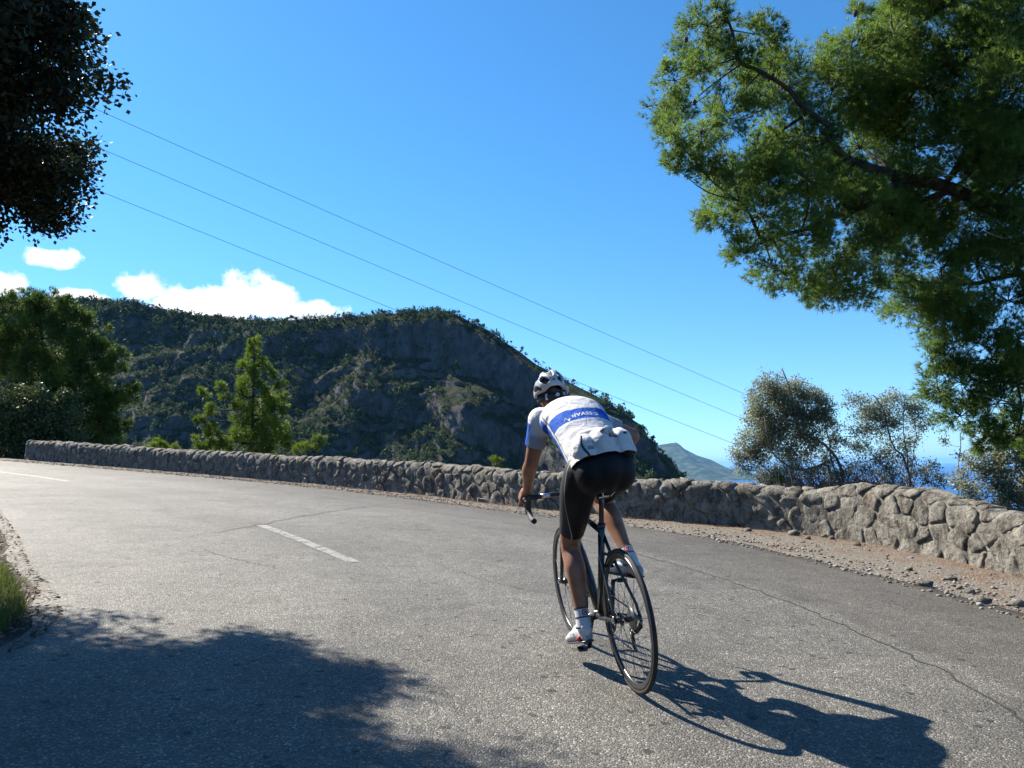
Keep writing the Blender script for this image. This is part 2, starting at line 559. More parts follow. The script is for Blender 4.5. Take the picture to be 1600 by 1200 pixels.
def ribbon(name, pts, w, mat, lift, n=60, jit=0.0, parent=None, seed=0, taper=False):
    C = spline(pts, n)
    T = np.gradient(C, axis=0); T /= np.linalg.norm(T, axis=1)[:, None]
    Nn = np.stack([-T[:, 1], T[:, 0]], 1)
    off = fbm(np.c_[np.arange(n) * .5, np.zeros(n), np.zeros(n)], 4, seed) * jit
    ww = w / 2 * (1 + .5 * fbm(np.c_[np.arange(n) * .9, np.ones(n), np.zeros(n)], 3, seed + 3)) if jit else np.full(n, w / 2)
    if taper: ww = ww * np.clip(np.minimum(np.arange(n), n - 1 - np.arange(n)) / (n * .2), .15, 1)
    A = C + Nn * (off + ww)[:, None]; B = C + Nn * (off - ww)[:, None]
    V = np.concatenate([np.c_[A, gz(A[:, 0], A[:, 1]) + lift], np.c_[B, gz(B[:, 0], B[:, 1]) + lift]])
    k = np.arange(n - 1)
    return obj(name, mesh_np(name, V, np.stack([k + n, k + n + 1, k + 1, k], 1)), mat, parent)


def mat_paint():
    ma, nt, p, out = new_mat('worn_road_paint')
    tc = N(nt, 'ShaderNodeTexCoord').outputs['Object']
    v = N(nt, 'ShaderNodeTexVoronoi', ins={'Vector': tc, 'Scale': 70.0})
    n = N(nt, 'ShaderNodeTexNoise', ins={'Vector': tc, 'Scale': 9.0, 'Detail': 7.0, 'Roughness': .7})
    setc(nt, p, mixc(nt, smooth(nt, n.outputs[0], .3, .7), (.125, .12, .108), (.18, .173, .157)))
    p.inputs['Roughness'].default_value = .6
    wear = M_(nt, 'ADD', n.outputs[0], M_(nt, 'MULTIPLY', v.outputs['Distance'], -.35))
    nt.links.new(smooth(nt, wear, .12, .30), p.inputs['Alpha'])
    b = N(nt, 'ShaderNodeBump', ins={'Height': v.outputs['Distance'], 'Strength': .4, 'Distance': .01})
    nt.links.new(b.outputs[0], p.inputs['Normal'])
    return ma


M_PAINT = mat_paint()
M_TAR = simple('tar_crack', (.02, .019, .018), .8)
for pts in ([(-1.50, 6.92), (-2.38, 8.22), (-3.26, 9.45)], [(-9.6, 15.72), (-11.1, 16.85), (-12.7, 17.9)], [(-20, 22.2), (-22.5, 23.6)]):
    ribbon('lane_marking', pts, .13, M_PAINT, .004, parent=road)
ribbon('crack', [(.2, 10.9), (.85, 9.5), (1.39, 8.22), (1.84, 7.22), (2.11, 6.22), (2.26, 5.35), (2.34, 4.63), (2.36, 4.02), (2.31, 3.46), (2.2, 2)], .013, M_TAR, .004, 160, .06, road, 4)
ribbon('crack', [(-3.7, 7.75), (-3.4, 9.0), (-2.9, 11.6), (-2.2, 13.6)], .022, M_TAR, .004, 90, .09, road, 7, True)
ribbon('crack', [(-3.2, 7.4), (-2.6, 6.85), (-1.94, 6.33)], .010, M_TAR, .004, 60, .05, road, 9, True)
ribbon('crack', [(-.9, 7.3), (-.3, 6.4), (.3, 5.8)], .006, M_TAR, .004, 60, .05, road, 12, True)

# ---- sea
def mat_sea():
    ma, nt, p, out = new_mat('sea_water')
    tc = N(nt, 'ShaderNodeTexCoord').outputs['Object']
    n = N(nt, 'ShaderNodeTexNoise', ins={'Vector': tc, 'Scale': .02, 'Detail': 8.0, 'Roughness': .65})
    n2 = N(nt, 'ShaderNodeTexNoise', ins={'Vector': tc, 'Scale': .0006, 'Detail': 4.0})
    setc(nt, p, mixc(nt, n2.outputs[0], (.002, .034, .135), (.004, .046, .17)))
    p.inputs['Roughness'].default_value = .35
    p.inputs['Specular IOR Level'].default_value = .25
    b = N(nt, 'ShaderNodeBump', ins={'Height': n.outputs[0], 'Strength': .5, 'Distance': 4.0})
    nt.links.new(b.outputs[0], p.inputs['Normal'])
    return ma


S = 90000
xs = np.array([-S, -8000, -2000, 0, 2000, 8000, S]); ys = np.array([-S, -8000, -2000, 0, 2000, 8000, S])
XX, YY = np.meshgrid(xs, ys)
ii, jj = np.meshgrid(np.arange(6), np.arange(6)); ii, jj = ii.ravel(), jj.ravel()
tag(obj('sea', mesh_np('sea', np.stack([XX.ravel(), YY.ravel(), np.full(49, -200.0)], 1), np.stack([jj * 7 + ii, jj * 7 + ii + 1, (jj + 1) * 7 + ii + 1, (jj + 1) * 7 + ii], 1)), mat_sea()), kind='structure')

# ---- the wooded mountain across the valley
SIL = [(-420, 425, 800), (-200, 445, 780), (0, 472, 760), (100, 468, 740), (200, 470, 720), (300, 494, 700), (420, 501, 680), (540, 495, 655), (610, 490, 640), (680, 486, 620), (725, 497, 605),
       (765, 517, 595), (792, 536, 585), (822, 556, 575), (852, 580, 566), (880, 592, 560), (912, 611, 552), (942, 625, 545), (969, 643, 538), (987, 657, 532), (1004, 667, 528),
       (1013, 689, 522), (1032, 711, 514), (1062, 744, 505), (1095, 790, 495), (1130, 860, 480)]
RID = np.array([at(u, v, D) for u, v, D in SIL])
RL = np.concatenate([[0], np.cumsum(np.linalg.norm(np.diff(RID[:, :2], axis=0), axis=1))])
NS, NT = 560, 220
sarr = np.linspace(0, RL[-1], NS)
ridge = np.stack([np.interp(sarr, RL, RID[:, k]) for k in range(3)], 1)
ridge[:, 2] += fbm(np.c_[sarr / 14, np.zeros(NS), np.zeros(NS)], 4, 21) * 2.2
tarr = np.concatenate([np.linspace(-.55, -.02, 24), np.linspace(0, 1, NT - 24) ** 1.15])
SS, TT = np.meshgrid(sarr, tarr, indexing='ij')
tt = np.clip(TT, 0, 1)
# slope profile: wooded brow, cliff band, talus and lower crags
sx = ridge[:, 0][:, None] + 0 * TT
cliff = np.clip(1.25 - np.abs((sx + 15) / 130), 0, 1) ** .7
warp = fbm(np.stack([SS / 130, TT * 2.2, 0 * TT], -1), 3, 31)
tw = np.clip(tt + warp * .05 * np.clip(tt * 12, 0, 1) + .02 * np.clip(tt * 12, 0, 1) * fbm(np.stack([SS / 32, TT * 9, 0 * TT + 5], -1), 3, 33), 0, 1)
prof_w = .10 * np.clip(tw / .10, 0, 1) + .90 * np.clip((tw - .06) / .94, 0, 1)
band = lambda lo, hi: np.clip((tw - lo) / (hi - lo), 0, 1)
prof_c = .04 * band(0, .06) + .15 * band(.055, .085) + .12 * band(.085, .20) + .11 * band(.20, .225) + .20 * band(.225, .45) + .10 * band(.45, .475) + .28 * band(.475, 1)
prof = prof_w * (1 - cliff) + prof_c * cliff
run = 215.0
foot = -120.0
dirv = np.array([-.06, -1.0]); dirv /= np.linalg.norm(dirv)
spur = fbm(np.stack([SS / 105 + TT * .8, TT * .9, 0 * TT + 3], -1), 3, 41, ridged=True)
PX = ridge[:, 0][:, None] + dirv[0] * TT * run
PY = ridge[:, 1][:, None] + dirv[1] * TT * run - spur * 30 * np.clip(tt * 3, 0, 1)
PZ = ridge[:, 2][:, None] - (ridge[:, 2][:, None] - foot) * prof
PZ = np.where(TT < 0, ridge[:, 2][:, None] + TT * 150, PZ)
PXYZ = np.stack([PX, PY, PZ], -1)
rough = fbm(PXYZ / 36, 4, 51, ridged=True) * 9.0 + fbm(PXYZ / 11, 3, 61, ridged=True) * 3.6
amp = np.clip(tt * 10, 0, 1)
PXYZ[..., 1] -= rough * amp
PXYZ[..., 2] += fbm(PXYZ / 26, 4, 71) * 5.0 * amp + fbm(PXYZ / 6, 2, 77) * 1.2 * amp
a, b = np.meshgrid(np.arange(NS - 1), np.arange(NT - 1), indexing='ij'); a, b = a.ravel(), b.ravel()
Fm = np.stack([a * NT + b, a * NT + b + 1, (a + 1) * NT + b + 1, (a + 1) * NT + b], 1)


def mat_mountain():
    ma, nt, p, out = new_mat('limestone_and_scrub')
    tc = N(nt, 'ShaderNodeTexCoord').outputs['Object']
    g = N(nt, 'ShaderNodeNewGeometry')
    nz_ = N(nt, 'ShaderNodeSeparateXYZ', ins={0: g.outputs['Normal']}).outputs[2]
    a = N(nt, 'ShaderNodeTexNoise', ins={'Vector': tc, 'Scale': .03, 'Detail': 8.0, 'Roughness': .65})
    b = N(nt, 'ShaderNodeTexNoise', ins={'Vector': tc, 'Scale': .25, 'Detail': 6.0, 'Roughness': .7})
    mp = N(nt, 'ShaderNodeMapping', ins={'Vector': tc, 'Scale': (.16, .16, .07)})
    s = N(nt, 'ShaderNodeTexNoise', ins={'Vector': mp.outputs[0], 'Scale': 1.0, 'Detail': 6.0, 'Roughness': .65})
    rock = mixc(nt, smooth(nt, s.outputs[0], .3, .7), (.035, .034, .032), (.105, .10, .092))
    rock = mixc(nt, smooth(nt, b.outputs[0], .55, .75), rock, (.15, .143, .13))
    rock = mixc(nt, smooth(nt, a.outputs[0], .58, .72), rock, (.07, .056, .045))
    scrub = mixc(nt, smooth(nt, b.outputs[0], .35, .65), (.010, .017, .007), (.024, .032, .013))
    f = smooth(nt, M_(nt, 'ADD', nz_, M_(nt, 'MULTIPLY', M_(nt, 'SUBTRACT', M_(nt, 'ADD', a.outputs[0], b.outputs[0]), 1.0), .9)), .42, .60)
    setc(nt, p, mixc(nt, f, rock, scrub))
    p.inputs['Roughness'].default_value = .95
    p.inputs['Specular IOR Level'].default_value = .1
    bp = N(nt, 'ShaderNodeBump', ins={'Height': b.outputs[0], 'Strength': .9, 'Distance': 3.0})
    nt.links.new(bp.outputs[0], p.inputs['Normal'])
    return ma


mountain = tag(obj('mountain', mesh_np('mountain', PXYZ.reshape(-1, 3), Fm), mat_mountain()), kind='structure')

# ---- far headland
FS = [(960, 720, 7300), (1000, 700, 7200), (1019, 695, 7100), (1035, 693, 7050), (1047, 691, 7000), (1056, 690, 7000), (1062, 694, 6980), (1068, 700, 6960), (1089, 711, 6900), (1110, 717.5, 6800),
      (1126, 726, 6700), (1142, 733.5, 6600), (1170, 741, 6500), (1200, 760, 6450)]
FR = np.array([at(u, v, D * 1.7) for u, v, D in FS])
FL_ = np.concatenate([[0], np.cumsum(np.linalg.norm(np.diff(FR[:, :2], axis=0), axis=1))])
ns, nt_ = 160, 60
sa = np.linspace(0, FL_[-1], ns)
fr = np.stack([np.interp(sa, FL_, FR[:, k]) for k in range(3)], 1)
ta = np.linspace(-1, 1, nt_)
S2, T2 = np.meshgrid(sa, ta, indexing='ij')
sp2 = fbm(np.stack([S2 / 700, T2 * .6, 0 * T2], -1), 3, 91, ridged=True)
P2 = np.stack([fr[:, 0][:, None] + 60 * T2, fr[:, 1][:, None] - T2 * 1900 - sp2 * 270 * np.abs(T2), fr[:, 2][:, None] - (fr[:, 2][:, None] + 215) * np.abs(T2) ** .9], -1)
P2[..., 2] += fbm(P2 / 380, 4, 95) * 44 * np.clip(np.abs(T2) * 6, 0, 1)
a, b = np.meshgrid(np.arange(ns - 1), np.arange(nt_ - 1), indexing='ij'); a, b = a.ravel(), b.ravel()


def mat_far():
    ma, nt, p, out = new_mat('far_hill_scrub')
    tc = N(nt, 'ShaderNodeTexCoord').outputs['Object']
    n = N(nt, 'ShaderNodeTexNoise', ins={'Vector': tc, 'Scale': .008, 'Detail': 8.0, 'Roughness': .65})
    setc(nt, p, mixc(nt, smooth(nt, n.outputs[0], .4, .62), (.018, .034, .012), (.065, .070, .036)))
    p.inputs['Roughness'].default_value = 1.0
    p.inputs['Specular IOR Level'].default_value = 0
    return ma


tag(obj('far_mountain', mesh_np('far_mountain', P2.reshape(-1, 3), np.stack([a * nt_ + b, a * nt_ + b + 1, (a + 1) * nt_ + b + 1, (a + 1) * nt_ + b], 1), True), mat_far()), kind='structure')

# ================================================================== STONE WALL
def mat_stone():
    ma, nt, p, out = new_mat('weathered_limestone')
    oi = N(nt, 'ShaderNodeObjectInfo')
    pos = N(nt, 'ShaderNodeNewGeometry').outputs['Position']
    a = N(nt, 'ShaderNodeTexNoise', ins={'Vector': pos, 'Scale': 5.0, 'Detail': 8.0, 'Roughness': .7})
    b = N(nt, 'ShaderNodeTexNoise', ins={'Vector': pos, 'Scale': 24.0, 'Detail': 6.0, 'Roughness': .72})
    c = N(nt, 'ShaderNodeTexNoise', ins={'Vector': pos, 'Scale': 1.6, 'Detail': 4.0, 'Roughness': .6})
    mp = N(nt, 'ShaderNodeMapping', ins={'Vector': pos, 'Scale': (9, 9, 2.2)})
    st = N(nt, 'ShaderNodeTexNoise', ins={'Vector': mp.outputs[0], 'Scale': 1.0, 'Detail': 5.0, 'Roughness': .65})
    g = mixc(nt, smooth(nt, a.outputs[0], .34, .66), (.075, .069, .058), (.26, .245, .212))
    g = mixc(nt, M_(nt, 'MULTIPLY', oi.outputs['Random'], .45), g, (.21, .20, .175))
    g = mixc(nt, M_(nt, 'MULTIPLY', smooth(nt, c.outputs[0], .54, .68), .5), g, (.165, .112, .066))
    g = mixc(nt, M_(nt, 'MULTIPLY', smooth(nt, st.outputs[0], .50, .66), .75), g, (.038, .034, .029))
    g = mixc(nt, M_(nt, 'MULTIPLY', smooth(nt, b.outputs[0], .53, .64), .85), g, (.030, .027, .023))
    g = mixc(nt, M_(nt, 'MULTIPLY', smooth(nt, M_(nt, 'ADD', b.outputs[0], a.outputs[0]), 1.10, 1.24), .8), g, (.29, .275, .245))
    setc(nt, p, g)
    p.inputs['Roughness'].default_value = .95
    p.inputs['Specular IOR Level'].default_value = .12
    h = M_(nt, 'ADD', a.outputs[0], M_(nt, 'MULTIPLY', b.outputs[0], .55))
    bp = N(nt, 'ShaderNodeBump', ins={'Height': h, 'Strength': 1.0, 'Distance': .07})
    nt.links.new(bp.outputs[0], p.inputs['Normal'])
    return ma


M_STONE = mat_stone()
M_MORTAR = simple('lime_mortar', (.075, .063, .048), .95, spec=.1, nscale=7, namt=.55, bump=1.0, bscale=26)
WSEG = np.concatenate([[0], np.cumsum(np.linalg.norm(np.diff(WALLC, axis=0), axis=1))])
WLEN = WSEG[-1]


def wall_h(s):
    """height of the wall along its length; higher just past the corner"""
    P = wall_p(s)
    y = P[..., 1]
    h = np.interp(y, [0, 6, 8, 8.8, 9.8, 10.8, 11.4, 12, 14, 18, 22, 25.3], [.58, .60, .62, .70, .80, .80, .68, .70, .70, .70, .66, .68])
    return h + .025 * vnoise(np.stack([np.asarray(s) * .9, 0 * np.asarray(s), 0 * np.asarray(s)], -1), 8)


def wall_p(s):
    s = np.asarray(s, float)
    return np.stack([np.interp(s, WSEG, WALLC[:, 0]), np.interp(s, WSEG, WALLC[:, 1])], -1)


def wall_frame(s):
    a, b = wall_p(np.asarray(s) - .25), wall_p(np.asarray(s) + .25)
    t = (b - a) / np.linalg.norm(b - a, axis=-1)[..., None]
    nr = np.stack([-t[..., 1], t[..., 0]], -1)   # towards the road
    return t, nr


WTH = .46
RC = .13


def wall_pt(s, t, depth=0.0):
    """t runs up the face, over the rounded top and down the back"""
    s, t = np.broadcast_arrays(np.asarray(s, float), np.asarray(t, float))
    H = wall_h(s)
    P = wall_p(s)
    _, nr = wall_frame(s)
    arc = RC * np.pi / 2
    f = H - RC
    top = WTH - 2 * RC
    o = np.zeros(s.shape); z = np.zeros(s.shape); no = np.zeros(s.shape); nzv = np.zeros(s.shape)
    k1 = t < f
    o[k1] = 0; z[k1] = t[k1]; no[k1] = 1
    th = np.clip((t - f) / RC, 0, np.pi / 2); k2 = (t >= f) & (t < f + arc)
    o = np.where(k2, -RC + RC * np.cos(th), o); z = np.where(k2, f + RC * np.sin(th), z); no = np.where(k2, np.cos(th), no); nzv = np.where(k2, np.sin(th), nzv)
    k3 = (t >= f + arc) & (t < f + arc + top)
    o = np.where(k3, -RC - (t - f - arc), o); z = np.where(k3, H, z); nzv = np.where(k3, 1, nzv)
    th2 = np.clip((t - f - arc - top) / RC, 0, np.pi / 2); k4 = (t >= f + arc + top) & (t < f + 2 * arc + top)
    o = np.where(k4, -WTH + RC - RC * np.sin(th2), o); z = np.where(k4, f + RC * np.cos(th2), z); no = np.where(k4, -np.sin(th2), no); nzv = np.where(k4, np.cos(th2), nzv)
    k5 = t >= f + 2 * arc + top
    o = np.where(k5, -WTH, o); z = np.where(k5, np.maximum(f - (t - f - 2 * arc - top), -.4), z); no = np.where(k5, -1, no)
    o = o + no * depth; z = z + nzv * depth
    o = o - .09 * z                          # battered face
    x = P[..., 0] + nr[..., 0] * o; y = P[..., 1] + nr[..., 1] * o
    return np.stack([x, y, gz(P[..., 0], P[..., 1]) + z - .03], -1)


wall = empty('stone_wall', (float(WALLC[450, 0]), float(WALLC[450, 1]), float(gz(*WALLC[450]))))
tag(wall, 'long low parapet of rough grey limestone rubble following the road bend', 'wall', kind='thing')
WB = np.array(wall.location)
# mortar core
ss = np.linspace(.05, WLEN - .02, 800)
tmax_ = .75 - RC + RC * np.pi + WTH - 2 * RC
tc_ = np.concatenate([[-.25], np.linspace(0, tmax_ + .35, 34)])
SG, TG = np.meshgrid(ss, tc_, indexing='ij')
core = wall_pt(SG, np.clip(TG, 0, 9), -.001 + .026 * fbm(np.stack([SG * 5, TG * 5, 0 * TG], -1), 4, 19))
core[:, 0, 2] -= .3
mbc = MB().rings(np.concatenate([core, core[:, :1] - 0], 1)[:, :-1])
obj('mortar_core', mbc.mesh('mortar_core', True), M_STONE, wall, None).location = (0, 0, 0)
for o_ in list(wall.children):
    o_.matrix_parent_inverse = Matrix.Translation(-Vector(wall.location))

# stones: an irregular bond (cells of a jittered layout), each its own piece
srng = np.random.default_rng(5)
seeds = []
t_rows = []
s_ = .0
rows = [(.09, .2), (.30, .2), (.51, .2), (.72, .2), (.93, .2)]
for ri, (tc0, hh) in enumerate(rows):
    s_ = srng.uniform(-.2, .2)
    while s_ < WLEN + .3:
        w = srng.uniform(.16, .60) * (1.1 if ri in (0, 1) else 1.0)
        Hs = wall_h(np.array([np.clip(s_, 0, WLEN)]))[0]
        seeds.append((s_ + w / 2, tc0 * (Hs / .70) + srng.uniform(-.085, .085), ri))
        if w > .5 and srng.random() < .5:   # a pair of small stones instead of a big one
            seeds[-1] = (s_ + w * .3, tc0 * (Hs / .70) + .06, ri); seeds.append((s_ + w * .72, tc0 * (Hs / .70) - .05, ri))
        s_ += w
seeds = np.array([(a, b) for a, b, c in seeds])
swt = srng.uniform(-.012, .012, len(seeds))


def cell(k):
    p = seeds[k]
    d = seeds - p
    nb = np.argsort((d ** 2).sum(1))[1:22]
    poly = np.array([[p[0] - .6, max(-.06, p[1] - .6)], [p[0] + .6, max(-.06, p[1] - .6)], [p[0] + .6, p[1] + .4], [p[0] - .6, p[1] + .4]])
    for q in nb:
        nv = seeds[q] - p; mid = p + nv * np.clip(.5 + (swt[k] - swt[q]) / (2 * (nv @ nv) + 1e-9), .25, .75)
        out = []
        for i in range(len(poly)):
            a, b = poly[i], poly[(i + 1) % len(poly)]
            da, db = (a - mid) @ nv, (b - mid) @ nv
            if da <= 0: out.append(a)
            if (da < 0) != (db < 0) and abs(da - db) > 1e-9: out.append(a + (b - a) * da / (da - db))
        poly = np.array(out)
        if len(poly) < 3: return None
    return poly


stones = []
for k in range(len(seeds)):
    if not (.0 < seeds[k, 0] < WLEN): continue
    pl = cell(k)
    if pl is None: continue
    pl[:, 0] = np.clip(pl[:, 0], 0.0, WLEN)
    c = pl.mean(0)
    wp = wall_p(np.array([c[0]]))[0]
    dist = math.hypot(*wp)
    view = wp[1] > 5.5
    # resample the outline, round it, shrink it by half a joint
    L = np.concatenate([[0], np.cumsum(np.linalg.norm(np.diff(np.vstack([pl, pl[:1]]), axis=0), axis=1))])
    if L[-1] < .25: continue
    m_ = 22 if dist < 12 else 15 if dist < 18 else 9
    u_ = np.linspace(0, L[-1], m_, endpoint=False)
    cl = np.vstack([pl, pl[:1]])
    pr = np.stack([np.interp(u_, L, cl[:, 0]), np.interp(u_, L, cl[:, 1])], 1)
    pr = .15 * np.roll(pr, 1, 0) + .7 * pr + .15 * np.roll(pr, -1, 0)
    rad = np.linalg.norm(pr - c, axis=1)[:, None]
    pr = c + (pr - c) * np.clip((rad - .004) / rad, .2, 1) * (1 + .05 * srng.standard_normal((m_, 1))) * srng.uniform(.88, 1.0)
    bul = srng.uniform(.008, .036)
    tilt = srng.normal(0, .09, 2)
    ringsS = []
    for sc_, dp in ((1.0, -.05), (.985, -.004), (.93, bul * .6), (.76, bul * .95), (.52, bul), (.26, bul)):
        q = c + (pr - c) * sc_
        q3 = np.c_[q, np.full(m_, k * 3.3)]
        n_ = (fbm(q3 * 7, 3, 3) * .030 + fbm(q3 * 22, 2, 6) * .012) * (dp > -.01) + ((q - c) @ tilt) * (dp > 0)
        ringsS.append(wall_pt(q[:, 0], q[:, 1], dp + n_))
    cen = wall_pt(np.array([c[0]]), np.array([c[1]]), bul)[0]
    stones.append((dist if view else dist + 60, ringsS, cen, m_, c))
stones.sort(key=lambda q: q[0])
rest = MB()
for si, (dist, rg, cen, m_, c) in enumerate(stones):
    mbs = MB()
    rg = np.array(rg); i_ = np.arange(m_); j_ = (i_ + 1) % m_
    Q = np.concatenate([np.stack([a * m_ + j_, a * m_ + i_, (a + 1) * m_ + i_, (a + 1) * m_ + j_], 1) for a in range(5)])
    T = np.stack([np.full(m_, 6 * m_), 5 * m_ + j_, 5 * m_ + i_], 1)
    Vs = np.concatenate([rg.reshape(-1, 3), cen[None]])
    if si < 296:
        o0 = Vs.mean(0)
        mbs.add(Vs - o0, T, Q)
        st = obj('stone', mbs.mesh('stone', True), M_STONE, wall)
        st.location = o0 - WB
    else:
        rest.add(Vs - WB, T, Q)
if rest.n:
    tag(obj('far_stones', rest.mesh('far_stones', True), M_STONE, wall), kind='stuff')

# ---- loose gravel and stones on the verge
def pebble_mesh(r_, seed):
    mb = MB().ball((0, 0, 0), (1, .8, .45), 5, 2)
    V = np.concatenate(mb.V); V = V * (1 + .35 * vnoise(V * 1.3 + seed * 9.1, seed)[:, None]) * r_
    return V, mb.T[0], mb.Q[0]


M_PEB = None


def mat_pebble():
    ma, nt, p, out = new_mat('limestone_gravel')
    g = N(nt, 'ShaderNodeNewGeometry')
    r = N(nt, 'ShaderNodeValToRGB', ins={0: g.outputs['Random Per Island']})
    e = r.color_ramp.elements
    e[0].color, e[1].color = (.075, .062, .048, 1), (.25, .235, .21, 1)
    e.new(.45).color = (.155, .138, .115, 1)
    setc(nt, p, r.outputs[0])
    p.inputs['Roughness'].default_value = .9
    p.inputs['Specular IOR Level'].default_value = .2
    return ma


M_PEB = mat_pebble()
prng = np.random.default_rng(3)
base = [pebble_mesh(1, s) for s in range(6)]
gm = MB()
npb = 24000
s = 8.5 + prng.random(npb) ** 1.3 * (WLEN - 9)
wp = wall_p(s); _, nr = wall_frame(s)
dmax = np.min(np.hypot(wp[:, None, 0] - RIGHT[None, ::2, 0], wp[:, None, 1] - RIGHT[None, ::2, 1]), 1)
d = prng.random(npb) ** .8 * (dmax + .25)
ok = (prng.random(npb) < np.where(d > dmax - .6, .50, .16))
s, wp, nr, dmax, d = s[ok], wp[ok], nr[ok], dmax[ok], d[ok]
P = wp + nr * d[:, None]
zz = np.where(d > dmax - .05, np.maximum(gz(P[:, 0], P[:, 1]), terrain(P[:, 0], P[:, 1])), terrain(P[:, 0], P[:, 1]))
for cnt in range(len(P)):
    r_ = .006 + .020 * prng.random() ** 3 + (.012 * (prng.random() < .05))
    Vb, Tb, Qb = base[cnt % 6]
    a = prng.uniform(0, 6.28); ca, sa_ = math.cos(a), math.sin(a)
    Vp = Vb @ np.array([[ca, sa_, 0], [-sa_, ca, 0], [0, 0, 1]]) * r_ * prng.uniform(.7, 1.3, 3)
    gm.add(Vp + [P[cnt, 0], P[cnt, 1], zz[cnt] + r_ * .25], Tb, Qb)
tag(obj('gravel', gm.mesh('gravel', False), M_PEB), 'pale limestone gravel strewn on the verge along the wall foot', 'gravel', kind='stuff')
# bigger loose rocks that can be told apart
rocks = [(1240, 836, .075), (1290, 838, .06), (1445, 915, .06), (1485, 905, .055), (1300, 842, .045), (1535, 942, .06), (1170, 829, .05), (1340, 852, .05), (1590, 945, .055), (1420, 890, .04), (1262, 842, .04), (1515, 925, .04)]
for ri, (u, v, r_) in enumerate(rocks):
    d = px_ray(u, v)
    tt_ = np.linspace(5, 18, 400)
    PP = cam_o + tt_[:, None] * d
    P = PP[np.argmax(PP[:, 2] < gz(PP[:, 0], PP[:, 1]))]
    mb = MB().ball((0, 0, 0), (1, .85, .62), 12, 7)
    Vv = np.concatenate(mb.V); Vv = Vv * (1 + .28 * vnoise(Vv * 1.6 + ri * 7.7, ri)[:, None] + .10 * vnoise(Vv * 4 + ri, ri + 50)[:, None]) * r_ * 1.15
    o_ = obj('loose_rock', mesh_np('loose_rock', Vv, [mb.T[0], mb.Q[0]], False), M_STONE)
    o_.location = (P[0], P[1], float(terrain(np.array([P[0]]), np.array([P[1]]))[0]) + r_ * .35)
    tag(o_, 'fist-sized loose limestone rock lying in the gravel at the wall foot', 'rock', 'loose rocks on the gravel verge')
# fallen pine needles
M_LITTER = leaf_mat('dry_pine_needles', (.10, .038, .015), (.16, .066, .026), (.20, .105, .05), .8, .05, .1)
nl = 30000
f_ = prng.random(nl) ** 1.2
s = 8.5 + f_ * (WLEN - 12)
wp = wall_p(s); _, nr = wall_frame(s)
d = np.abs(prng.normal(.12, .45, nl)) * (1.0 + .6 * vnoise(np.c_[s * .8, s * 0, s * 0], 4))
P = wp + nr * d[:, None]
zz = terrain(P[:, 0], P[:, 1]) + .008 + prng.random(nl) * .012
an = prng.uniform(0, 6.28, nl); ln = prng.uniform(.03, .06, nl); w_ = .0022
dx, dy = np.cos(an), np.sin(an)
c3 = np.c_[P, zz]
A = c3 + np.c_[-dy * w_, dx * w_, 0 * dx]; B = c3 - np.c_[-dy * w_, dx * w_, 0 * dx]; C = c3 + np.c_[dx * ln, dy * ln, prng.normal(0, .006, nl)]
tag(obj('pine_litter', mesh_np('pine_litter', np.concatenate([A, B, C]), np.stack([np.arange(nl), np.arange(nl) + nl, np.arange(nl) + 2 * nl], 1)), M_LITTER), 'reddish dry pine needles drifted against the wall foot', 'needles', kind='stuff')

# ---- grass and dead leaves on the bank inside the bend
M_GRASS = leaf_mat('verge_grass', (.036, .058, .012), (.060, .088, .018), (.115, .12, .038), .6, .4, .2)
ng = 42000
ga = prng.random(ng)
Lq = LEFT[58:118]
idx = prng.integers(0, len(Lq) - 1, ng)
P = Lq[idx] + (Lq[idx + 1] - Lq[idx]) * prng.random((ng, 1))
tg_ = unit(Lq[-1] - Lq[0]); nrm2 = np.array([-tg_[1], tg_[0]])
off = .08 + 2.0 * prng.random(ng) ** 1.3
ltan = np.gradient(Lq, axis=0); ltan /= np.linalg.norm(ltan, axis=1)[:, None]
lnor = np.stack([-ltan[:, 1], ltan[:, 0]], 1)
P = P + lnor[idx] * off[:, None]
keep = (vnoise(np.c_[P * 2.1, P[:, 0] * 0], 14) > -.28)
P = P[keep]; ng = len(P)
zz = terrain(P[:, 0], P[:, 1])
an = prng.uniform(0, 6.28, ng); h = prng.uniform(.04, .13, ng); w_ = prng.uniform(.003, .0065, ng)
dx, dy = np.cos(an), np.sin(an)
le = prng.normal(0, .35, (ng, 2)) * h[:, None]
A = np.c_[P[:, 0] - dy * w_, P[:, 1] + dx * w_, zz]; B = np.c_[P[:, 0] + dy * w_, P[:, 1] - dx * w_, zz]; C = np.c_[P[:, 0] + le[:, 0], P[:, 1] + le[:, 1], zz + h]
tag(obj('grass', mesh_np('grass', np.concatenate([A, B, C]), np.stack([np.arange(ng), np.arange(ng) + ng, np.arange(ng) + 2 * ng], 1)), M_GRASS), 'short green grass on the earth bank inside the bend', 'grass', kind='stuff')
nd = 3200
idx = prng.integers(0, len(Lq) - 1, nd)
P = Lq[idx] + (Lq[idx + 1] - Lq[idx]) * prng.random((nd, 1)) + lnor[idx] * (-.12 + 1.6 * prng.random((nd, 1)) ** 1.8) ; zz = np.maximum(terrain(P[:, 0], P[:, 1]), gz(P[:, 0], P[:, 1])) + .012
an = prng.uniform(0, 6.28, nd); r_ = prng.uniform(.012, .028, nd)[:, None]
ax = np.c_[np.cos(an), np.sin(an), prng.normal(0, .3, nd)]; bx = np.c_[-np.sin(an), np.cos(an), prng.normal(0, .3, nd)] * .5
c3 = np.c_[P, zz]
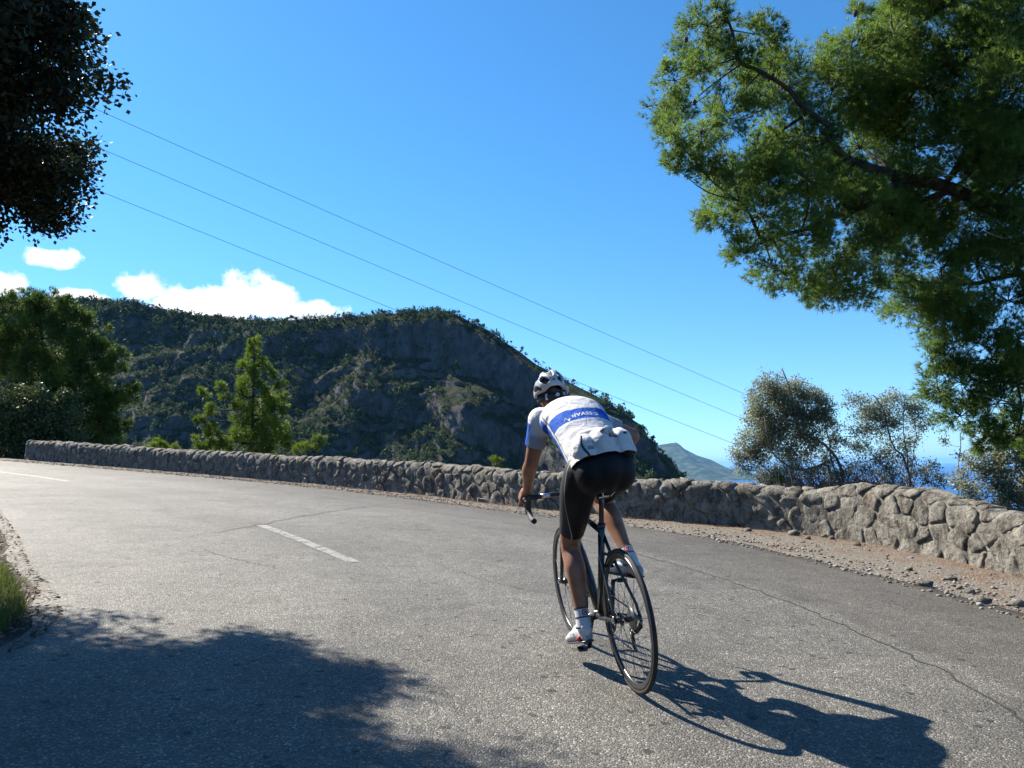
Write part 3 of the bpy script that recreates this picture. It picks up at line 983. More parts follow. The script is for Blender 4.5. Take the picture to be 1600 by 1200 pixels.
tag(obj('leaf_litter', mesh_np('leaf_litter', np.concatenate([c3 + ax * r_, c3 + bx * r_, c3 - ax * r_, c3 - bx * r_]), np.stack([np.arange(nd) + k * nd for k in range(4)], 1)),
        leaf_mat('dead_oak_leaves', (.045, .024, .012), (.09, .05, .028), (.16, .12, .08), .7, .1, .2)), 'brown dead leaves scattered along the inner road edge', 'leaves', kind='stuff')

# ================================================================== BICYCLE
# local frame of bicycle and rider: x forward, y left, z up, origin where the rear tyre touches the road
_bx, _by, _yaw, _lean = .562, 3.615, -.21, .083
fw = np.array([math.sin(_yaw), math.cos(_yaw), 0]); fw[2] = -.06 * fw[0] + .03 * fw[1]; fw = unit(fw)
lf = unit(np.cross([0, 0, 1], fw)); up0 = np.cross(fw, lf)
upv = up0 * math.cos(_lean) + lf * math.sin(_lean); lf = np.cross(upv, fw)
BM = Matrix(((fw[0], lf[0], upv[0], _bx), (fw[1], lf[1], upv[1], _by), (fw[2], lf[2], upv[2], float(gz(_bx, _by)) + .002), (0, 0, 0, 1)))
M_CARBON = simple('matt_black_carbon', (.012, .012, .013), .32, spec=.5, coat=.3)
M_RUBBER = simple('black_tyre_rubber', (.018, .018, .018), .72, spec=.3, nscale=30, namt=.25)
M_RIM = simple('dark_brake_track_rim', (.06, .06, .062), .3, metal=.8)
M_ALU = simple('polished_alloy', (.62, .63, .65), .25, metal=1.0)
M_DARKMET = simple('dark_steel', (.06, .06, .065), .35, metal=.9)
M_CHAIN = simple('oily_chain_steel', (.16, .155, .15), .35, metal=.9)
M_TAPE = simple('black_bar_tape', (.02, .02, .022), .7, bump=.3, bscale=120)
M_SADDLE = simple('black_saddle_cover', (.016, .016, .017), .45, spec=.5)
M_SILVERPAINT = simple('silver_frame_decal', (.5, .51, .53), .4, metal=.3)
bike = empty('road_bicycle')
bike.matrix_world = BM
tag(bike, 'black carbon road bicycle with drop bars ridden away from the viewer', 'bicycle')
WR, WB_ = .338, .99
RA, FA = np.array([0, 0, WR]), np.array([WB_, 0, WR])
BB = np.array([.41, 0, .27])
SEATDIR = unit(np.array([-.29, 0, .957]))
ST_TOP = BB + SEATDIR * .51
SADDLE = BB + SEATDIR * .715
HDIR = unit(np.array([-.292, 0, .956]))
HT_B = np.array([.868, 0, .722]); HT_T = HT_B + HDIR * .135


def part(name, mb, mat, parent=bike, smooth=True):
    return obj(name, mb.mesh(name, smooth), mat, parent)


def line(a, b, n=2):
    return [np.asarray(a) + (np.asarray(b) - np.asarray(a)) * t for t in np.linspace(0, 1, n)]


f = MB()
f.tube(line(BB + [.01, 0, 0], HT_B + [-.005, 0, .02], 3), [.026, .027, .026], 14)          # down tube
f.tube(line(BB - SEATDIR * .0, ST_TOP, 3), [.0215, .018, .0175], 12)                          # seat tube
f.tube(line(ST_TOP - SEATDIR * .035, HT_T - HDIR * .03, 3), [.0155, .016, .019], 12)        # top tube
f.tube(line(HT_B - HDIR * .005, HT_T + HDIR * .005), .023, 14)                             # head tube
f.tube(line(BB - [0, .042, 0], BB + [0, .042, 0]), .024, 14)                               # bottom bracket shell
for s in (-1, 1):
    f.tube([BB + [-.02, s * .025, 0], BB + [-.14, s * .05, .02], RA + [.02, s * .066, 0], RA + [-.005, s * .066, 0]], [.014, .012, .009, .010], 10)
    f.tube([ST_TOP + SEATDIR * -.05 + [0, s * .010, 0], ST_TOP + SEATDIR * -.12 + [-.055, s * .03, -.03], RA + [.03, s * .062, .06], RA + [0, s * .066, .0]], [.010, .009, .0075, .008], 10)
frame = part('frame', f, M_CARBON)
d_ = MB()
dt0, dt1 = BB + [.01, 0, 0], HT_B + [-.005, 0, .02]
for t0, t1 in ((.30, .62),):
    for s in (-1, 1):
        a_, b_ = dt0 + (dt1 - dt0) * t0, dt0 + (dt1 - dt0) * t1
        nrm_ = unit(np.cross(dt1 - dt0, [0, 1, 0]))
        d_.add([a_ + [0, s * .0275, 0] - nrm_ * .008, b_ + [0, s * .0275, 0] - nrm_ * .008, b_ + [0, s * .0275, 0] + nrm_ * .008, a_ + [0, s * .0275, 0] + nrm_ * .008], None, [[0, 1, 2, 3]])
part('frame_stripe', d_, M_SILVERPAINT, frame, False)
# seat post, clamp, saddle
part('seat_post', MB().tube(line(ST_TOP - SEATDIR * .03, SADDLE - SEATDIR * .03, 4), .0137, 12), M_CARBON)
part('seat_clamp', MB().tube(line(ST_TOP - SEATDIR * .008, ST_TOP + SEATDIR * .012), .021, 14), M_DARKMET)
sd = MB(); prof = []
for x, w, zt in [(-.135, .020, .004), (-.13, .052, .010), (-.10, .068, .014), (-.06, .066, .012), (-.02, .050, .006), (.03, .030, .002), (.08, .021, .0), (.125, .017, -.004), (.14, .006, -.010)]:
    th = np.linspace(0, 2 * np.pi, 16, endpoint=False)
    prof.append(np.stack([np.full(16, x), w * np.cos(th), zt + np.where(np.sin(th) > 0, .016, .024) * np.sin(th)], 1) + SADDLE + [0, 0, .012])
sd.rings(prof)
sad = part('saddle', sd, M_SADDLE)
rl = MB()
for s in (-1, 1):
    rl.tube([SADDLE + [-.11, s * .03, -.012], SADDLE + [-.07, s * .022, -.034], SADDLE + [.04, s * .022, -.034], SADDLE + [.10, s * .010, -.012]], .0036, 8)
part('saddle_rail', rl, M_ALU, sad)
part('saddle_clamp', MB().box(SADDLE + [-.01, 0, -.036], (.045, .05, .018)), M_ALU, sad, False)
# fork
fk = MB()
crown = HT_B - HDIR * .02
fk.tube(line(HT_B - HDIR * .0, crown), .024, 12)
for s in (-1, 1):
    fk.tube([crown + [0, s * .012, 0], crown + [.008, s * .040, -.03], FA + [-.065, s * .048, .17], FA + [-.012, s * .050, .03], FA + [0, s * .050, 0]], [.020, .016, .013, .010, .009], 10)
part('fork', fk, M_CARBON)
# brakes
for nm, c in (('brake_caliper', crown + [.03, 0, -.03]), ('brake_caliper', ST_TOP + SEATDIR * -.13 + [-.085, 0, -.03])):
    b_ = MB()
    for s in (-1, 1):
        b_.tube([c + [0, s * .004, .02], c + [0, s * .030, .008], c + [0, s * .030, -.03], c + [0, s * .018, -.045]], [.007, .008, .006, .006], 8)
        b_.box(c + [0, s * .016, -.046], (.05, .010, .012))
    b_.tube([c + [-.01, 0, .012], c + [.02, 0, .012]], .007, 8)
    part(nm, b_, M_DARKMET)


def wheel(C, rear):
    prof = [(WR - .0005, 0)] + [(WR - .0115 + .0115 * math.cos(a), .0117 * math.sin(a)) for a in np.linspace(.4, 2.6, 7)] + [(WR - .0115 + .0115 * math.cos(a), .0117 * math.sin(a)) for a in np.linspace(-2.6, -.4, 7)]
    rim = MB().lathe([(WR - .021, .0098), (WR - .028, .0100), (WR - .040, .0088), (WR - .050, .003), (WR - .050, -.003), (WR - .040, -.0088), (WR - .028, -.0100), (WR - .021, -.0098)], C, (0, 1, 0), 72)
    w = part('wheel', rim, M_RIM)
    part('tyre', MB().lathe(prof, C, (0, 1, 0), 72), M_RUBBER, w)
    hw = .05 if not rear else .058
    hub = MB().lathe([(.004, -hw), (.012, -hw), (.014, -hw * .7), (.024, -hw * .62), (.024, -hw * .5), (.013, -hw * .4), (.013, hw * .4), (.024, hw * .5), (.024, hw * .62), (.014, hw * .7), (.012, hw), (.004, hw)], C, (0, 1, 0), 20)
    hub.tube([C + [0, -hw - .018, 0], C + [0, hw + .018, 0]], .0045, 8)
    part('hub', hub, M_DARKMET, w)
    qr = MB().ball(C + [0, hw + .016, 0], (.011, .007, .011), 10, 6)
    qr.tube([C + [0, hw + .018, 0], C + [-.03, hw + .022, .03]], [.005, .0035], 8)
    part('quick_release', qr, M_ALU, w)
    part('axle_nut', MB().ball(C + [0, -hw - .014, 0], (.010, .006, .010), 10, 6), M_ALU, w)
    sp = MB()
    ns_ = 24 if rear else 20
    for k in range(ns_):
        a = 2 * math.pi * k / ns_; s = 1 if k % 2 else -1
        tw_ = .75 * (1 if (k // 2) % 2 else -1)
        h_ = C + [.024 * math.cos(a + tw_), s * hw * .56, .024 * math.sin(a + tw_)]
        sp.tube([h_, C + [(WR - .048) * math.cos(a), s * .002, (WR - .048) * math.sin(a)]], .00115, 4, caps=False)
    tag(part('spokes', sp, M_DARKMET, w), kind='stuff')
    return w


wr = wheel(RA, True); wf = wheel(FA, False)
cs = MB()
for k, (r_, y_) in enumerate([(.054, -.020), (.049, -.0235), (.044, -.027), (.039, -.0305), (.034, -.034), (.029, -.0375), (.025, -.041)]):
    nt2 = 44; th = np.linspace(0, 2 * np.pi, nt2, endpoint=False); rr_ = r_ + .0022 * np.where(np.arange(nt2) % 2, 1, -1)
    cs.rings([np.stack([rr_ * np.cos(th), np.full(nt2, y_ + o), rr_ * np.sin(th)], 1) + RA for o in (-.0009, .0009)])
part('cassette', cs, M_CHAIN, wr)
# cranks, chainrings, pedals
CA = R(8)
lc = BB + [math.sin(CA) * .1725, 0, -math.cos(CA) * .1725]; rc = BB - (lc - BB)
part('crank_arm', MB().tube([BB + [0, .052, 0], BB + (lc - BB) * .5 + [0, .066, 0], lc + [0, .072, 0]], [.017, .011, .012], 10), M_DARKMET)
ca = part('crank_arm', MB().tube([BB + [0, -.056, 0], BB + (rc - BB) * .5 + [0, -.070, 0], rc + [0, -.076, 0]], [.019, .012, .012], 10), M_DARKMET)
part('crank_bolt', MB().ball(BB + [0, .066, 0], (.011, .006, .011), 10, 6), M_ALU)
for r_, y_ in ((.105, -.046), (.082, -.040)):
    cr = MB(); nt2 = 80; th = np.linspace(0, 2 * np.pi, nt2, endpoint=False); rr_ = r_ + .0024 * np.where(np.arange(nt2) % 2, 1, -1)
    V_ = [np.stack([q * np.cos(th), np.full(nt2, y_ + o), q * np.sin(th)], 1) + BB for o, q in ((-.0013, rr_), (.0013, rr_), (.0013, r_ - .012 + 0 * th), (-.0013, r_ - .012 + 0 * th))]
    cr.rings(V_, close=True)
    for k in range(5):
        a = 2 * math.pi * k / 5 + .3
        cr.tube([BB + [0, y_, 0], BB + [(r_ - .01) * math.cos(a), y_, (r_ - .01) * math.sin(a)]], [.012, .007], 8)
    part('chainring', cr, M_DARKMET)
ch = MB()
top0, top1 = BB + [0, -.046, .105], RA + [0, -.032, .037]
lo0, lo1 = BB + [0, -.046, -.105], np.array([.02, -.034, .175])
P1 = np.array([.055, -.034, .250])
ch.tube(line(top0, top1, 3), .0042, 6).tube([lo0 + [-.02, 0, .001], np.array([.12, -.036, .168]), lo1], .0042, 6).tube([lo1 + [-.018, 0, .012], P1 + [.012, 0, -.01], P1 + [.02, 0, .014], RA + [.038, -.032, -.012]], .0042, 6)
part('chain', ch, M_CHAIN)
rd = MB()
for c in (np.array([.03, -.034, .188]), P1):
    rd.lathe([(.004, -.004), (.019, -.003), (.021, 0), (.019, .003), (.004, .004)], c, (0, 1, 0), 18)
rd.box((.043, -.040, .219), (.016, .003, .085), Matrix.Rotation(R(22), 3, 'Y')).box((.043, -.028, .219), (.016, .003, .085), Matrix.Rotation(R(22), 3, 'Y'))
rd.tube([RA + [.008, -.070, -.012], RA + [.012, -.066, -.045], P1 + [-.005, -.022, .01], P1], [.010, .012, .012, .009], 8)
part('rear_derailleur', rd, M_DARKMET)
fd = MB().box(BB + [-.005, -.043, .125], (.10, .012, .03), Matrix.Rotation(R(12), 3, 'Y')).tube([BB + [-.04, -.02, .14], BB + [-.01, -.04, .14]], .008, 8)
part('front_derailleur', fd, M_DARKMET)
for c, s in ((lc, 1), (rc, -1)):
    pd = MB().tube([c + [0, s * .070, 0], c + [0, s * .13, 0]], .008, 8)
    pd.rings([np.array([[.05, -.03, 0], [.02, .03, 0], [-.04, .03, 0], [-.05, 0, 0], [-.04, -.03, 0], [.02, -.035, 0]]) * [.8, .8, 1] + c + [0, s * .118, z] for z in (-.006, .006)])
    part('pedal', pd, M_DARKMET, smooth=False)
# bottle cage with bottle is on the down tube
bt0 = BB + unit(dt1 - dt0) * .16 + unit(np.cross([0, 1, 0], dt1 - dt0)) * .062
bd = unit(dt1 - dt0)
bot = MB()
ax_ = bd
bot.lathe([(.0005, 0), (.034, .001), (.0365, .008), (.0365, .10), (.033, .115), (.0365, .125), (.0365, .165), (.024, .185), (.018, .19), (.018, .20), (.010, .205), (.009, .222), (.0005, .224)], bt0, ax_, 24, close=False)
cg = MB()
for a in (.9, 2.2, 4.0, 5.4):
    q1 = np.cross(bd, [0, 1, 0]); q2 = np.array([0, 1.0, 0])
    o_ = (q1 * math.cos(a) + q2 * math.sin(a)) * .0385
    cg.tube([bt0 + o_ * .6 - bd * .004, bt0 + o_, bt0 + bd * .06 + o_, bt0 + bd * .11 + o_ * (1 if a < 3 else .98)], .003, 6)
part('bottle_cage', cg, M_DARKMET)
bottle = empty('water_bottle'); bottle.matrix_world = BM
bo = obj('bottle_body', bot.mesh('bottle_body', True), simple('smoke_grey_bottle', (.10, .10, .11), .3), bottle)
tag(bottle, 'dark grey drinks bottle in the cage low between the bicycle frame tubes', 'bottle')
# cockpit
STEM0 = HT_T + HDIR * .022; BAR = STEM0 + np.array([.10, 0, .006])
st = MB().tube([STEM0 + HDIR * -.018, STEM0 + HDIR * .02], .019, 12).tube([STEM0, BAR], [.017, .016], 12).tube([BAR + [0, -.025, 0], BAR + [0, .025, 0]], .021, 12)
part('stem', st, M_CARBON)
hb = MB(); tps = []
for s in (-1, 1):
    pts = spline([BAR, BAR + [0, s * .10, .0], BAR + [.005, s * .185, -.003], BAR + [.045, s * .207, -.010], BAR + [.078, s * .210, -.045], BAR + [.068, s * .212, -.098], BAR + [.015, s * .214, -.130], BAR + [-.060, s * .216, -.138]], 40)
    hb.tube(pts, .0132, 12)
    tps.append(MB().tube(pts[12:], .0165, 12))
hbar = part('handlebar', hb, M_CARBON)
for tp in tps: part('bar_tape', tp, M_TAPE, hbar)
bc = MB().lathe([(.0132, -.030), (.0138, -.030), (.0138, .030), (.0132, .030)], BAR + [0, .12, 0], (0, 1, 0), 14)
part('bar_logo_band', bc, M_ALU, hbar)
HOOD = {}
for s in (-1, 1):
    h0 = BAR + [.055, s * .209, -.012]; h1 = h0 + [.075, s * -.004, .018]; h2 = h1 + [.022, 0, .030]
    HOOD[s] = (h0, h1, h2)
    hd_ = part('brake_hood', MB().tube([h0, h0 + [.035, 0, .010], h1, h2], [.017, .018, .019, .013], 12), M_TAPE)
    lv = MB().tube([h1 + [.012, 0, .004], h1 + [.036, 0, -.03], h1 + [.030, s * .006, -.085], h1 + [.012, s * .010, -.125]], [.009, .008, .006, .005], 8, flat=.6)
    part('brake_lever', lv, M_DARKMET, hd_)
cb = MB()
for s in (-1, 1):
    cb.tube(spline([HOOD[s][0] + [.02, 0, 0], BAR + [.03, s * .09, -.02], BAR + [.06, s * .02, -.09], HT_T + [.055, s * .015, -.06], HT_B + [-.02, s * .02, .03]], 24), .0026, 6)
part('cable', cb, M_RUBBER)

# ================================================================== RIDER
M_SKIN = None


def mat_skin():
    ma, nt, p, out = new_mat('tanned_skin')
    tc = N(nt, 'ShaderNodeTexCoord').outputs['Object']
    n = N(nt, 'ShaderNodeTexNoise', ins={'Vector': tc, 'Scale': 14.0, 'Detail': 5.0})
    hair_f = N(nt, 'ShaderNodeAttribute', attribute_name='hair').outputs['Fac']
    c = mixc(nt, smooth(nt, n.outputs[0], .3, .7), (.17, .066, .032), (.245, .107, .058))
    c = mixc(nt, hair_f, c, (.020, .014, .011))
    setc(nt, p, c)
    p.inputs['Roughness'].default_value = .48
    p.inputs['Subsurface Weight'].default_value = .08
    p.inputs['Subsurface Radius'].default_value = (.012, .005, .003)
    b = N(nt, 'ShaderNodeTexNoise', ins={'Vector': tc, 'Scale': 260.0, 'Detail': 2.0})
    bp = N(nt, 'ShaderNodeBump', ins={'Height': b.outputs[0], 'Strength': .12, 'Distance': .004})
    nt.links.new(bp.outputs[0], p.inputs['Normal'])
    return ma


M_SKIN = mat_skin()


def loft(mb, secs, n=20):
    """secs: (centre, half-width vector, half-thickness vector)"""
    th = np.linspace(0, 2 * np.pi, n, endpoint=False)
    rg = [np.asarray(c) + np.cos(th)[:, None] * np.asarray(a) + np.sin(th)[:, None] * np.asarray(b) for c, a, b in secs]
    # rounded ends
    mb.rings(rg)


def limb(mb, pts, rads, n=18, inflate=0.0, fine=10):
    P = spline(pts, fine * (len(pts) - 1) + 1) if len(pts) > 2 else np.array(line(pts[0], pts[1], fine))
    L0 = np.concatenate([[0], np.cumsum(np.linalg.norm(np.diff(np.asarray(pts, float), axis=0), axis=1))])
    L1 = np.concatenate([[0], np.cumsum(np.linalg.norm(np.diff(P, axis=0), axis=1))]); L1 *= L0[-1] / L1[-1]
    r_ = np.interp(L1, L0, rads) + inflate
    mb.tube(P, r_, n)
    mb.ball(P[0], r_[0], 14, 8); mb.ball(P[-1], r_[-1], 14, 8)


def remesh(name, mb, voxel, smooth_it=8, fac=.5):
    me = mb.mesh(name + '_raw')
    o = bpy.data.objects.new(name + '_raw', me)
    COL.objects.link(o)
    md = o.modifiers.new('r', 'REMESH'); md.mode = 'VOXEL'; md.voxel_size = voxel; md.use_smooth_shade = True
    if smooth_it:
        ms = o.modifiers.new('s', 'SMOOTH'); ms.factor = fac; ms.iterations = smooth_it
    dg = bpy.context.evaluated_depsgraph_get()
    dg.update()
    new = bpy.data.meshes.new_from_object(o.evaluated_get(dg))
    new.name = name
    bpy.data.objects.remove(o); bpy.data.meshes.remove(me)
    return new


def cut(me, co, no, keep=None):
    """drop what lies behind the plane; keep(co) protects faces from other limbs"""
    bm = bmesh.new(); bm.from_mesh(me)
    geom = bm.verts[:] + bm.edges[:] + bm.faces[:]
    if keep is not None:
        fs = [f for f in bm.faces if keep(f.calc_center_median())]
        vs = {v for f in fs for v in f.verts}; es = {e for f in fs for e in f.edges}
        geom = list(vs) + list(es) + fs
    bmesh.ops.bisect_plane(bm, geom=geom, plane_co=Vector(co), plane_no=Vector(no), clear_inner=True)
    bm.to_mesh(me); bm.free(); me.update()


def co_of(me):
    a = np.empty(len(me.vertices) * 3, np.float32); me.vertices.foreach_get('co', a)
    return a.reshape(-1, 3).astype(float)


def set_attr(me, name, vals):
    at = me.attributes.get(name) or me.attributes.new(name, 'FLOAT', 'POINT')
    at.data.foreach_set('value', np.asarray(vals, np.float32))


HIP = {1: np.array([.215, .095, 1.045]), -1: np.array([.215, -.095, 1.045])}
KNEE = {1: np.array([.455, .125, .655]), -1: np.array([.605, -.125, .865])}
ANK = {1: np.array([.335, .125, .262]), -1: np.array([.285, -.150, .560])}
SHO = {1: np.array([.655, .172, 1.335]), -1: np.array([.665, -.150, 1.300])}
ELB = {1: np.array([.735, .232, 1.090]), -1: np.array([.690, -.390, 1.195])}
WRI = {1: HOOD[1][0] + [.005, .008, .050], -1: HOOD[-1][0] + [.0, -.012, .050]}
HEAD = np.array([.835, .050, 1.485])
NECK0 = np.array([.700, .006, 1.378])
SPN = [(.185, 1.075, .140, .100), (.27, 1.135, .144, .105), (.37, 1.210, .152, .110), (.47, 1.275, .164, .117), (.56, 1.325, .175, .117), (.63, 1.352, .168, .100), (.69, 1.374, .118, .078), (.725, 1.392, .066, .062)]


def torso(mb, inf=0.0, lo=0, hi=None):
    secs = []
    S_ = SPN[lo:hi]
    for k, (x, z, w, t) in enumerate(S_):
        a, b = S_[max(k - 1, 0)], S_[min(k + 1, len(S_) - 1)]
        d = unit([b[0] - a[0], 0, b[1] - a[1]]); nn = np.array([-d[2], 0, d[0]])
        secs.append(([x, 0, z], [0, w + inf, 0], nn * (t + inf)))
    loft(mb, secs, 28)


def pelvis(mb, inf=0.0):
    mb.ball([.195, 0, 1.055], np.array([.140, .144, .105]) + inf, 24, 14)
    for s in (-1, 1):
        mb.ball([.130, s * .068, 1.045], np.array([.112, .088, .108]) + inf, 20, 12)
    if inf > 0:
        mb.ball([.110, 0, 1.060], np.array([.112, .10, .108]) + inf, 20, 12)


def thigh(mb, s, inf=0.0):
    h, k = HIP[s], KNEE[s]
    limb(mb, [h + [-.02, 0, .0], h + (k - h) * .25 + [-.015, s * .008, 0], h + (k - h) * .6, k + (h - k) * .08], [.092, .090, .075, .058], inflate=inf)


def arm_up(mb, s, inf=0.0, f_=1.0):
    a, e = SHO[s], ELB[s]
    e2 = a + (e - a) * f_
    limb(mb, [a, a + (e2 - a) * .45, e2], [.060, .050, .050 + (.040 - .050) * f_], inflate=inf)


body = MB()
torso(body); pelvis(body)
for s in (-1, 1):
    thigh(body, s)
    k, a = KNEE[s], ANK[s]
    back = unit(np.cross(unit(a - k), [0, 1, 0])); back = back if back[0] < 0 else -back
    limb(body, [k + unit(HIP[s] - k) * .03, k + (a - k) * .1, k + (a - k) * .32 + back * .022, k + (a - k) * .62 + back * .008, k + (a - k) * .88, a], [.054, .052, .056, .043, .030, .033])
    toe = lc if s > 0 else rc
    body.ball(a + [-.014, 0, -.03], (.030, .026, .034), 12, 8)
    ft = toe + [.06, s * .115, .045]
    limb(body, [a + [-.01, 0, -.035], (a + ft) / 2 + [0, 0, -.008], ft], [.028, .026, .018])
    arm_up(body, s)
    e, w = ELB[s], WRI[s]
    limb(body, [e, e + (w - e) * .25 + [0, s * .006, 0], e + (w - e) * .7, w], [.041, .044, .032, .0265])
    # hand on the brake hood: palm over the top, fingers round the front, thumb inside
    h0, h1, h2 = HOOD[s]
    pal = h0 + [.045, s * .006, .032]
    limb(body, [w, pal + [-.02, s * .004, .010], pal + [.022, s * .002, .006]], [.026, .030, .027])
    for q, (dx, ln) in enumerate([(.050, 1.0), (.031, 1.08), (.011, 1.02), (-.009, .85)]):
        kn = h0 + [.038 + dx * .62, s * .032, .036 - q * .006]
        limb(body, [pal + [dx * .55, s * .012, .012 - q * .004], kn, kn + [.014 * ln, s * .010, -.034 * ln], kn + [.008, s * -.014, -.056 * ln], kn + [-.004, s * -.034, -.058 * ln]], [.0115, .0105, .0095, .009, .008], n=10, fine=4)
    limb(body, [pal + [-.01, s * -.018, .004], h0 + [.035, s * -.027, .018], h0 + [.062, s * -.026, -.006]], [.0135, .0115, .0095], n=10, fine=5)
limb(body, [NECK0 + [-.02, 0, -.01], (NECK0 + HEAD) / 2 + [-.005, 0, .004], HEAD + [-.02, 0, -.03]], [.064, .057, .055])
hx = unit([.96, -.05, -.27]); hz = unit(np.array([.27, .03, .96]) - hx * (np.array([.27, .03, .96]) @ hx)); hy = np.cross(hz, hx)
HR = np.stack([hx, hy, hz], 1)
H_ = lambda x, y, z: HEAD + HR @ np.array([x, y, z])
body.ball(HEAD + HR @ [-.006, 0, .018], (.097, .074, .095), 24, 16, HR)
body.ball(H_(.030, 0, -.055), (.066, .056, .062), 20, 12, HR)      # jaw
body.ball(H_(.066, 0, -.098), (.026, .026, .020), 14, 8, HR)        # chin
limb(body, [H_(.088, 0, .004), H_(.104, 0, -.026), H_(.100, 0, -.038)], [.009, .013, .012], n=10, fine=4)
for s in (-1, 1):
    body.ball(H_(-.008, s * .077, -.022), (.020, .009, .032), 12, 8, HR)  # ears
    body.ball(H_(.084, s * .033, .012), (.014, .022, .009), 10, 6, HR)     # brows
    body.ball(H_(.074, s * .036, -.028), (.022, .022, .020), 10, 6, HR)    # cheeks
body.ball(H_(.092, 0, -.064), (.010, .024, .007), 10, 6, HR)              # lips
bme = remesh('person', body, .0062, 5)
V_ = co_of(bme)
loc_ = (V_ - HEAD) @ HR
hr_ = ((np.linalg.norm(loc_, axis=1) < .16) & (loc_[:, 2] > -.055 + np.clip(loc_[:, 0] + .03, 0, 1) * 1.3) & (loc_[:, 0] < .065)).astype(float)
hr_ = np.maximum(hr_, ((np.linalg.norm(loc_, axis=1) < .15) & (loc_[:, 0] < -.045) & (loc_[:, 2] > -.085)))
set_attr(bme, 'hair', hr_)
person = obj('person', bme, M_SKIN)
person.matrix_world = BM
tag(person, 'cyclist in white and blue jersey, black shorts and helmet riding away', 'person')
# eyes
for s in (-1, 1):
    e_ = MB().ball(H_(.078, s * .033, -.006), .0125, 14, 10)
    part('eye', e_, simple('eye_white', (.75, .73, .70), .2), person)
    part('iris', MB().ball(H_(.0895, s * .033, -.006), (.003, .006, .006), 10, 6, HR), simple('iris_brown', (.03, .015, .008), .2), person)

# ---- jersey
def mat_jersey():
    ma, nt, p, out = new_mat('white_blue_jersey')
    at_ = lambda n: N(nt, 'ShaderNodeAttribute', attribute_name=n).outputs['Fac']
    al, ac, slv, sid = at_('along'), at_('across'), at_('sleeve'), at_('side')
    tc = N(nt, 'ShaderNodeTexCoord').outputs['Object']
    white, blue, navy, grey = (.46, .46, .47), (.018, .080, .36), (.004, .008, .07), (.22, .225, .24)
    c = mixc(nt, 0.0, white, white)
    # chest band across the shoulder blades, its lower edge bowed
    bow = M_(nt, 'MULTIPLY', M_(nt, 'MULTIPLY', ac, ac), -1.0)
    k = M_(nt, 'ADD', al, bow)
    bandm = M_(nt, 'MULTIPLY', smooth(nt, k, .246, .251), M_(nt, 'SUBTRACT', 1.0, smooth(nt, k, .340, .345)))
    c = mixc(nt, bandm, c, blue)
    pip = M_(nt, 'MULTIPLY', smooth(nt, k, .222, .226), M_(nt, 'SUBTRACT', 1.0, smooth(nt, k, .229, .233)))
    c = mixc(nt, M_(nt, 'MULTIPLY', pip, .35), c, blue)
    # blue side panel with a dark seam
    sp_ = smooth(nt, sid, .092, .097)
    c = mixc(nt, smooth(nt, sid, .078, .081), c, white)
    c = mixc(nt, M_(nt, 'MULTIPLY', smooth(nt, sid, .0755, .0775), M_(nt, 'SUBTRACT', 1.0, smooth(nt, sid, .0805, .0825))), c, (.03, .03, .05))
    c = mixc(nt, sp_, c, blue)
    # sleeves: white to grey, outer edge blue, navy cuff
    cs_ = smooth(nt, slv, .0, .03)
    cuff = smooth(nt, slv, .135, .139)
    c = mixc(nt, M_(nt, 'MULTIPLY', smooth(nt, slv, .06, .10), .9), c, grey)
    outer = at_('outer')
    c = mixc(nt, M_(nt, 'MULTIPLY', smooth(nt, outer, .012, .018), smooth(nt, slv, .02, .03)), c, blue)
    setc(nt, p, c)
    p.inputs['Roughness'].default_value = .8
    p.inputs['Specular IOR Level'].default_value = .08
    p.inputs['Sheen Weight'].default_value = 0
    w = N(nt, 'ShaderNodeTexNoise', ins={'Vector': tc, 'Scale': 13.0, 'Detail': 4.0, 'Distortion': 1.2})
    f_ = N(nt, 'ShaderNodeTexNoise', ins={'Vector': tc, 'Scale': 420.0, 'Detail': 1.0})
    b = N(nt, 'ShaderNodeBump', ins={'Height': w.outputs[0], 'Strength': .55, 'Distance': .02})
    b2 = N(nt, 'ShaderNodeBump', ins={'Height': f_.outputs[0], 'Strength': .08, 'Distance': .003, 'Normal': b.outputs[0]})
    nt.links.new(b2.outputs[0], p.inputs['Normal'])
    return ma


jm = MB()
torso(jm, .011, 0)
pelvis(jm, .012)
for s in (-1, 1):
    jm.ball(SHO[s] + [-.01, 0, -.005], .074, 18, 12)
    arm_up(jm, s, .013, .62)
    jm.ball(SHO[s] + [-.09, -s * .03, -.02], (.09, .06, .07), 16, 10)
# stuffed rear pockets
PK = [(.120, .100, 1.170, .070, .060, .070), (.095, .010, 1.190, .075, .062, .074), (.110, -.085, 1.185, .072, .066, .072), (.085, .090, 1.145, .045, .050, .042), (.065, .0, 1.140, .045, .066, .045),
      (.070, -.095, 1.140, .048, .055, .045), (.19, .0, 1.235, .05, .11, .03)]
for x, y, z, a, b, c in PK:
    jm.ball((x, y, z), (a, b, c), 18, 12)
jme = remesh('jersey', jm, .0062, 6)
